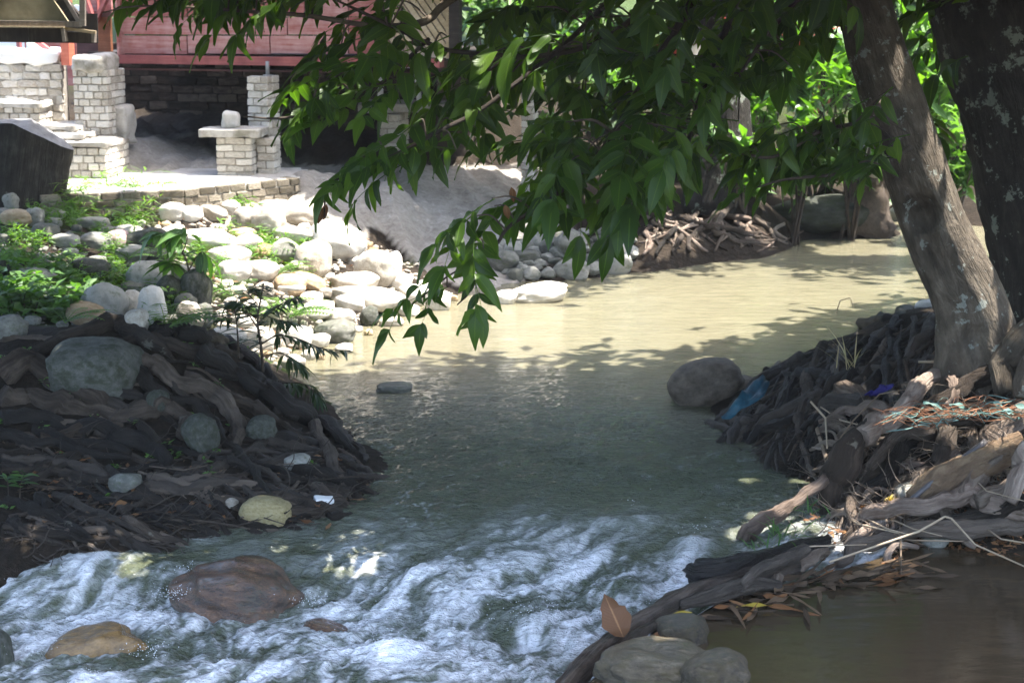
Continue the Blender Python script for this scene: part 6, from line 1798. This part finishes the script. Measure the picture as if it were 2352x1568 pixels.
fern(30, 700, .30, 5, 40, 100, 'broad shaded fern at the left edge')
fern(300, 720, .22, 4, 80, 80, 'small bright fern at the foot of the tall cream boulder')

def leafy(name, label, cat, base, stems, mat, L, W, per, bend=.3, droop=.4, tipd=.3):
    """stems: list of world polylines relative to base; lance leaves all along the upper part"""
    o = thing(name, label, cat, tuple(base))
    for pts, r in stems:
        P = catmull(pts, 22); m = MB(); V, q, t_, uv = tube(P, [r, r * .7, r * .35], 6, rng.random() * 9, .05); m.add(V, q, t_, uv); m.obj('stem', MAT_TWIG, o)
        m = MB(); n = max(3, int(per * len(pts)))
        for i in range(n):
            f = tipd + (1 - tipd) * (i + rng.random()) / n; j = min(int(f * 21), 20); p = P[j]; T = P[min(j + 1, 21)] - P[max(j - 1, 0)]; T /= np.linalg.norm(T)
            a = rng.uniform(0, 6.28); d = np.array([math.cos(a), math.sin(a), 0]) + T * .7; d[2] -= droop * rng.uniform(.2, 1.4)
            sc = rng.uniform(.7, 1.15); V, q, uv = leaflet(L * sc, W * sc, 4, bend * rng.uniform(.3, 1.3), .25)
            m.add(V @ frame(d, (0, 0, 1), rng.uniform(-.4, .4)).T + p, q, uv=uv, a=rng.random() * .6)
        m.obj('foliage', mat, o)
    return o
# spindly dark shrub on the edge of the root mound
b = G(598, 862); Yq = b[1]
rel = lambda px, py, dy=0.0: PY(px, py, Yq + dy) - b
leafy('spindly_shrub', 'spindly shrub with dark lance leaves at the right edge of the root mound', 'shrub', b, [
    ([rel(605, 870), rel(600, 800), rel(592, 740), rel(598, 690), rel(606, 650)], .012),
    ([rel(548, 822), rel(546, 770), rel(540, 720), rel(530, 690)], .008),
    ([rel(596, 760), rel(570, 720), rel(555, 695), rel(520, 690)], .006),
    ([rel(594, 740), rel(630, 710), rel(660, 690), rel(690, 680)], .006),
    ([rel(600, 790), rel(640, 770), rel(690, 780), rel(740, 800), rel(805, 805)], .006),
    ([rel(602, 820), rel(640, 810), rel(680, 830), rel(700, 845)], .005),
    ([rel(598, 720), rel(640, 735), rel(675, 740)], .005),
    ([rel(540, 740), rel(515, 730), rel(500, 720)], .004),
    ([rel(622, 890), rel(650, 880), rel(690, 880), rel(725, 895), rel(735, 920)], .004),
    ([rel(592, 700), rel(570, 670), rel(600, 655)], .004)], LEAF_SHRUB, .13, .024, 10.5, .3, .5, .22)
b = G(437, 706); Yq = b[1]
leafy('leafy_seedling', 'young plant with big drooping lobed leaves on the bouldery slope', 'plant', b, [
    ([rel(438, 706), rel(436, 640), rel(425, 590), rel(395, 535)], .012),
    ([rel(425, 590), rel(380, 540), rel(350, 530)], .006),
    ([rel(420, 580), rel(430, 545), rel(420, 520)], .006),
    ([rel(434, 620), rel(460, 580), rel(480, 590)], .006),
    ([rel(436, 640), rel(410, 610), rel(385, 600)], .005)], LEAF_WEED, .24, .085, 3.2, .5, .8, .55)
b = G(30, 730); Yq = b[1]
leafy('shade_herb', 'low herb with oval leaves in the shade at the left edge above the roots', 'herb', b, [
    ([rel(25, 745), rel(28, 700), rel(20, 670)], .006), ([rel(80, 740), rel(85, 700), rel(95, 680)], .006), ([rel(130, 740), rel(120, 710), rel(135, 690)], .006), ([rel(60, 735), rel(55, 690), rel(60, 670)], .006)], LEAF_WEED, .13, .06, 5, .3, .3, .35)
b = G(45, 1150); Yq = b[1]
leafy('shade_herb', 'bluish green sprig on the dark bank at the left edge', 'herb', b, [([rel(45, 1150), rel(48, 1110), rel(55, 1090)], .004), ([rel(20, 1150), rel(18, 1110), rel(12, 1095)], .004)], LEAF_WEED, .10, .028, 4, .3, .4, .4)
# grass tuft on the log jam
def tuft(px, py, n, L, label, mat, spread=.6, z=None):
    g = G(px, py, True) if z is None else PZ(px, py, z); m = MB()
    for i in range(n):
        a = rng.uniform(0, 6.28); d = np.array([math.cos(a) * spread, math.sin(a) * spread, rng.uniform(.3, 1)]); l = L * rng.uniform(.5, 1.1)
        V, q, uv = leaflet(l, .011, 4, rng.uniform(.2, .7), .2); m.add(V @ frame(d).T + [rng.gauss(0, .05), rng.gauss(0, .03), 0], q, uv=uv, a=rng.random())
    o = m.obj('grass_tuft', mat); o.location = tuple(g); return tag(o, label, 'grass tuft')
tuft(1800, 1235, 26, .17, 'green grass tuft growing on the log jam', LEAF_WEED, .6, .08)
tuft(1765, 1262, 12, .14, 'small grass tuft by the rapid end of the log jam', LEAF_WEED, .5, .08)
tuft(1855, 1180, 9, .12, 'few green blades on the mossy root', LEAF_WEED, .6, .18)
tuft(1955, 860, 14, .34, 'dry straw tuft standing on the crest of the right root mound', leaf_mat('straw', (.25, .19, .11), (.36, .29, .18), (.46, .39, .26), .2, .7), .18)

# ------------------------------------------------------------------ litter, sticks, scraps
LEAF_DRAB = leaf_mat('drab dead leaf', (.03, .02, .012), (.06, .04, .024), (.13, .085, .05), .1, .7, (1, 1, 1), .25)
def drop_leaf(px, py, mat, label, L=.13, W=.05, yaw=None, z=None, lift=.015, pitch=0.0, group=None, bend=.15, fold=.35):
    p = (G(px, py, True) if z is None else PZ(px, py, z)) + [0, 0, lift]
    yaw = rng.uniform(0, 6.28) if yaw is None else yaw
    V, q, uv = leaflet(L, W, 6, bend * rng.uniform(-1, 1), fold * rng.uniform(-.6, 1), wave=.16, ph=rng.uniform(0, 6))
    m = MB(); m.add(V @ frame((math.cos(yaw), math.sin(yaw), pitch), (0, -.15, 1)).T, q, uv=uv, a=rng.random())
    o = m.obj('dead_leaf', mat); o.location = tuple(p); return tag(o, label, 'leaf', group)
def torn_leaf():
    V, q, uv = leaflet(.215, .135, 12, .10, .22, wave=.08, ph=2)
    rg_ = random.Random(3)
    for i in range(len(V)):
        if uv[i][0] != 0: V[i, 1] *= rg_.choice([1.0, 1.08, .8, .95, 1.15]); V[i, 2] += rg_.uniform(-.008, .012)
    m = MB(); m.add(V @ frame((-.45, .2, 1), (.15, -1, .1), .0).T, q, uv=uv, a=.35); return m
o = torn_leaf().obj('dead_leaf', LEAF_DEAD); o.location = tuple(PZ(1432, 1462, .03)); tag(o, 'big rusty torn leaf standing upright against the wet log', 'leaf')
drop_leaf(1465, 1488, LEAF_DEAD, 'rusty leaf folded over the wet log below the upright one', .2, .07, R(200), .04, .02, -.35)
drop_leaf(1500, 1462, LEAF_DEAD, 'curled brown leaf at the pond lip', .16, .05, R(-20), .0)
drop_leaf(1590, 1412, LEAF_YEL, 'long yellow leaf floating by the log', .24, .045, R(190), -.015)
drop_leaf(1690, 1400, LEAF_YEL, 'yellow leaf pointing at the leaf raft', .2, .035, R(15), -.015)
drop_leaf(240, 1170, LEAF_DEAD, 'tan oval leaf lying on the dark left bank', .18, .07, R(5), None, .03)
drop_leaf(245, 1200, LEAF_DEAD, 'brown leaf below the tan oval one on the dark bank', .15, .04, R(-5), None, .02)
drop_leaf(2062, 1168, LEAF_YEL, 'bright yellow curled leaf beside the dark pole', .085, .07, R(180), None, .05, 0, None, .3, .6)
drop_leaf(2310, 1205, LEAF_DEAD, 'tan leaf by the right edge on the low roots', .17, .06, R(10), None, .04)
for i in range(85):
    f = rng.random(); px = 1600 + 500 * f + rng.gauss(0, 12); py = 1398 - 92 * f + rng.gauss(0, 17)
    drop_leaf(px, py, rng.choice([LEAF_DEAD, LEAF_DRAB, LEAF_DRAB, LEAF_DRAB]), 'brown leaf of the floating raft along the log jam', rng.uniform(.10, .32), rng.uniform(.02, .05), R(rng.gauss(14, 55)), -.02, rng.uniform(.0, .025), rng.gauss(0, .05), 'floating leaf raft')
for i in range(46):
    px, py = rng.uniform(1850, 2340), rng.uniform(1130, 1285)
    drop_leaf(px, py, LEAF_DEAD, 'brown dry leaf strewn over the right root pile', rng.uniform(.06, .13), rng.uniform(.025, .045), None, None, .03, rng.uniform(-.3, .3), 'dry leaves on the right root pile')
for i in range(44):
    px, py = rng.uniform(20, 830), rng.uniform(1040, 1210)
    drop_leaf(px, py, LEAF_DEAD, 'brown dry leaf scattered on the dark left bank', rng.uniform(.05, .12), rng.uniform(.02, .04), None, None, .02, 0, 'dry leaves on the left bank')
def stick(pts, rp, label, mat=MAT_STICK, group=None):
    path = [PZ(*p) for p in pts]; b = path[0]; m = MB()
    n = 4 * len(pts); P = np.concatenate([np.linspace(path[i], path[i + 1], 5)[(1 if i else 0):] for i in range(len(path) - 1)])
    V, q, t_, uv = tube(P, [rp * b[1] / FV] * 2 + [rp * .6 * b[1] / FV], 7, pts[0][0], .12, 4); m.add(V - b, q, t_, uv)
    o = m.obj('stick', mat); o.location = tuple(b); return tag(o, label, 'stick', group)
stick([(1905, 1290, .06), (2110, 1220, .13), (2170, 1186, .18), (2185, 1190, .18), (2240, 1250, .06), (2380, 1312, .0)], 3, 'long bent dry stem crossing the foot of the right root pile')
stick([(2110, 831, .66), (2220, 832, .70)], 3, 'pale straw lying level before the trunk foot')
stick([(2208, 800, .78), (2214, 830, .7), (2206, 866, .58)], 3, 'short upright dry twig in front of the trunk foot')
stick([(1895, 1055, .2), (1960, 965, .40), (2020, 905, .5), (2160, 880, .6)], 2, 'thin arching twig over the pale root')
stick([(1878, 985, .22), (1895, 1040, .16), (1905, 1085, .12)], 6, 'pale short stick standing in the dark hollow under the right mound')
stick([(1862, 922, .42), (1896, 960, .34), (1900, 1030, .2)], 2.5, 'forked dry twig rising from the hollow under the right mound')
stick([(1740, 1292, .02), (1830, 1255, .1), (1990, 1250, .06)], 2, 'thin straw across the green tuft on the log jam')
stick([(2068, 1210, .1), (2070, 1320, -.02)], 2.5, 'upright thin stem dipping in the pond')
stick([(1920, 720, .9), (1930, 690, .98), (1952, 684, .98), (1962, 708, .92)], 1.2, 'hair thin looped twig above the right root crest')
stick([(2170, 940, .5), (2235, 975, .44), (2260, 982, .42)], 3, 'short pale twig near the frayed netting')
for i in range(16):
    x, y = rng.uniform(1880, 2340), rng.uniform(930, 1240); g = G(x, y); z = g[2] + .04; a = rng.uniform(-60, 60)
    stick([(x, y, z), (x + rng.uniform(30, 90), y - a * .6, z + .03), (x + rng.uniform(90, 150), y - a, z + .04)], rng.uniform(1.2, 2.4), 'thin dry twig caught in the right root pile', MAT_STICK, 'thin twigs in the right root pile')
for i in range(9):
    x, y = rng.uniform(0, 700), rng.uniform(1040, 1220); g = G(x, y); z = g[2] + .025
    stick([(x, y, z), (x + rng.uniform(30, 90), y + rng.uniform(-14, 14), z), (x + rng.uniform(95, 160), y + rng.uniform(-25, 25), z + .01)], rng.uniform(1.3, 2.6), 'thin dry twig lying on the dark left bank', MAT_ROOT, 'thin twigs on the left bank')
stick([(1980, 930, .36), (1990, 955, .30), (2005, 968, .27)], 7, 'splinter of bright orange wood on the broken stub', stone_mat('raw orange wood', (.30, .13, .05), (.42, .22, .10), (.50, .30, .16), 8, .7))

def scrap(name, pts, mat, label, cat, th=.004):
    """a soft sheet through rows of pixel points with heights"""
    rows = [[PZ(*p) for p in r] for r in pts]; b = rows[0][0]
    k = 9; G_ = np.array([catmull(r, k) for r in rows]); G2 = np.array([catmull(G_[:, j], 14) for j in range(k)]).transpose(1, 0, 2)
    n, k = G2.shape[:2]; W_ = .03 * fbm(G2[..., 0] * 16, G2[..., 1] * 16, G2[..., 2] * 16, 4, .6)
    V = G2.reshape(-1, 3) - b; V[:, 2] += W_.ravel(); V[:, 1] -= W_.ravel()
    q = [[i * k + j, i * k + j + 1, (i + 1) * k + j + 1, (i + 1) * k + j] for i in range(n - 1) for j in range(k - 1)]
    m = MB(); m.add(V, q); o = m.obj(name, mat); o.location = tuple(b); 
    sm = o.modifiers.new('thick', 'SOLIDIFY'); sm.thickness = th
    return tag(o, label, cat)
MAT_BLUE = plank_mat('teal plastic sheet', (.012, .035, .05), (.012, .085, .125), (.03, .15, .20), .45, (9, 9, 9))
MAT_PURP = plank_mat('purple cloth', (.02, .015, .10), (.035, .03, .17), (.06, .05, .24), .8, (6, 6, 6))
scrap('plastic_sheet', [[(1752, 862, .36), (1768, 880, .33)], [(1718, 888, .30), (1752, 912, .26)], [(1690, 918, .24), (1716, 936, .20)], [(1668, 945, .18), (1684, 955, .15)], [(1655, 958, .14), (1662, 964, .13)]], MAT_BLUE, 'torn teal plastic sheet draped over the left tip of the right mound', 'plastic sheet')
scrap('cloth_scrap', [[(2022, 878, .52), (2050, 878, .53)], [(2016, 892, .48), (2048, 896, .48)], [(1985, 905, .44), (2005, 908, .43)]], MAT_PURP, 'small purple cloth scrap caught behind the pale root', 'cloth')
g = G(745, 1162)
fb = link('foam_box', lumpy_box((.11, .07, .045), 2.2, 2, .004, .1), MAT_WHITE); fb.location = tuple(g + [0, 0, .03]); fb.rotation_euler = (.12, .1, .3); tag(fb, 'small broken piece of white foam packaging on the left bank', 'foam scrap')
m = MB()
MAT_NETG = plank_mat('turquoise netting', (.03, .06, .05), (.06, .12, .10), (.13, .21, .185), .6, (6, 6, 6)); MAT_NETO = plank_mat('orange twine', (.14, .06, .03), (.24, .115, .06), (.32, .19, .12), .8, (6, 6, 6))
nb = PZ(2230, 940, .58); net = thing('frayed_netting', 'frayed turquoise and orange fishing net draped over the right roots', 'net', tuple(nb))
for mt, nm, n_, rr_ in ((MAT_NETG, 'green_strand', 20, .0026), (MAT_NETO, 'orange_strand', 46, .0022)):
    m = MB()
    for i in range(n_):
        c0 = rng.uniform(2060, 2340); yy0 = np.interp(c0, [2060, 2150, 2250, 2352], [965, 940, 935, 930]) + rng.gauss(0, 11)
        P = []
        for k in range(5):
            px = c0 + (k - 2) * rng.uniform(24, 44); P.append(PZ(px, yy0 + rng.gauss(0, 9) + abs(k - 2) ** 2 * rng.uniform(-1, 4), .62 + rng.uniform(-.01, .05)) - nb)
        V, q, t_, uv = tube(catmull(P, 12), rr_ * rng.uniform(.6, 1.5), 5, 0, 0, cap=False); m.add(V, q, t_, uv)
    o = m.obj(nm, mt, net); o['kind'] = 'stuff'
for k in range(5):
    px = (2120, 2180, 2270, 2300, 2330)[k]; py = (925, 930, 925, 942, 930)[k]; V, q, uv = leaflet(.12, .035, 6, .3, .5, wave=.3, ph=k)
    m = MB(); m.add(V @ frame((1, rng.uniform(-.5, .2), rng.uniform(-.2, .1)), (0, -.5, 1)).T + PZ(px, py, .665) - nb, q); m.obj('net_rag', MAT_NETG, net)
# litter of wet leaves and bark as stuff on the right pile floor
rg = np.random.default_rng(8)
P = on_ground([(1820, 1190), (2010, 1130), (2352, 1080), (2352, 1280), (2050, 1310), (1850, 1290)], 900, rg)
d = np.stack([rg.normal(size=900), rg.normal(size=900), rg.normal(0, .25, 900)], -1)
tag(leaf_cloud('leaf_litter', None, P + [0, 0, .02], .055, .022, LEAF_DEAD, seed=9, d=d, tint=1.0), kind='stuff')
P = on_ground([(0, 1000), (700, 1010), (870, 1110), (780, 1215), (0, 1260)], 420, rg)
tag(leaf_cloud('leaf_litter', None, P + [0, 0, .012], .05, .02, LEAF_DRAB, seed=10, d=d[:420].copy(), tint=1.0), kind='stuff')
def pebble_stuff(name, poly, n, mat, lo, hi, seed):
    rg = np.random.default_rng(seed); P = on_ground(poly, n, rg); m = MB()
    bm = bmesh.new(); bmesh.ops.create_icosphere(bm, subdivisions=1, radius=1.0); base = np.array([v.co[:] for v in bm.verts]); tri = np.array([[v.index for v in f.verts] for f in bm.faces]); bm.free()
    for p in P:
        r = rg.uniform(lo, hi) * np.array([1, rg.uniform(.6, 1), rg.uniform(.4, .8)])
        m.add((base * (1 + rg.normal(0, .10, (len(base), 1))) * r) @ rotz(rg.uniform(0, 6.28)).T + p + [0, 0, r[2] * .3], (), tri)
    return tag(m.obj(name, mat), kind='stuff')
pebble_stuff('gravel', [(340, 480), (700, 470), (900, 580), (1060, 690), (800, 790), (640, 850), (480, 740), (400, 620)], 1500, MAT_ST_PALE, .012, .045, 31)
pebble_stuff('gravel', [(0, 500), (330, 500), (440, 700), (380, 760), (0, 745)], 500, MAT_ST_GREY, .012, .04, 32)
P = on_ground([(340, 490), (700, 480), (900, 580), (960, 690), (640, 840), (400, 640)], 260, rg)
tag(leaf_cloud('leaf_litter', None, P + [0, 0, .03], .07, .025, LEAF_DEAD, seed=14, d=rg.normal(size=(260, 3)) * [1, 1, .3], tint=1.0), kind='stuff')
# spray thrown up by the rapid
def spray_drops():
    rg = np.random.default_rng(4); m = MB()
    oc = np.array([[1, 0, 0], [-1, 0, 0], [0, 1, 0], [0, -1, 0], [0, 0, 1], [0, 0, -1.0]])
    ot = np.array([[0, 2, 4], [2, 1, 4], [1, 3, 4], [3, 0, 4], [2, 0, 5], [1, 2, 5], [3, 1, 5], [0, 3, 5]])
    ok = np.argwhere((foam > .55) & (rap > .5)); ok = ok[rg.integers(0, len(ok), 3000)]
    for j, i in ok:
        h_ = abs(rg.normal(0, .016)); r = rg.uniform(.0009, .0024) * (1.3 - min(h_ * 20, 1))
        m.add(oc * r + [X_W[j, i] + rg.normal(0, .01), Y_W[j, i] + rg.normal(0, .01), WATER_Z[j, i] + h_], (), ot)
    for px, py, n_, s in ((425, 1320, 40, .05), (1530, 1395, 110, .09), (1600, 1235, 90, .06), (1460, 1190, 90, .08), (1240, 1430, 130, .1), (900, 1500, 120, .11), (395, 1375, 110, .05), (720, 1395, 80, .05), (80, 1500, 80, .06), (340, 1510, 80, .05)):
        p = PZ(px, py, -.08)
        for k in range(n_): m.add(oc * rg.uniform(.001, .003) + [p[0] + rg.normal(0, s), p[1] + rg.normal(0, s), p[2] + abs(rg.normal(0, s * .5)) + .02], (), ot)
    return m.mesh('spray')
t = NT('water drop'); tag(link('spray', spray_drops(), t.fin(Base_Color=(.75, .78, .8, 1), Roughness=.1)), kind='stuff')

# ------------------------------------------------------------------ thin volume added to imitate veiling lens glare
t = NT('thin haze')
vol = t.n('VolumePrincipled', {'Color': (.9, .94, 1.0, 1), 'Density': .0004, 'Anisotropy': .2})
t.t.links.new(vol.outputs[0], t.out.inputs['Volume'])
hm = MB(); hm.box((0, 12, 5.5), (70, 60, 17)); ho = hm.obj('glare_veil', t.m, None, False); tag(ho, kind='stuff')
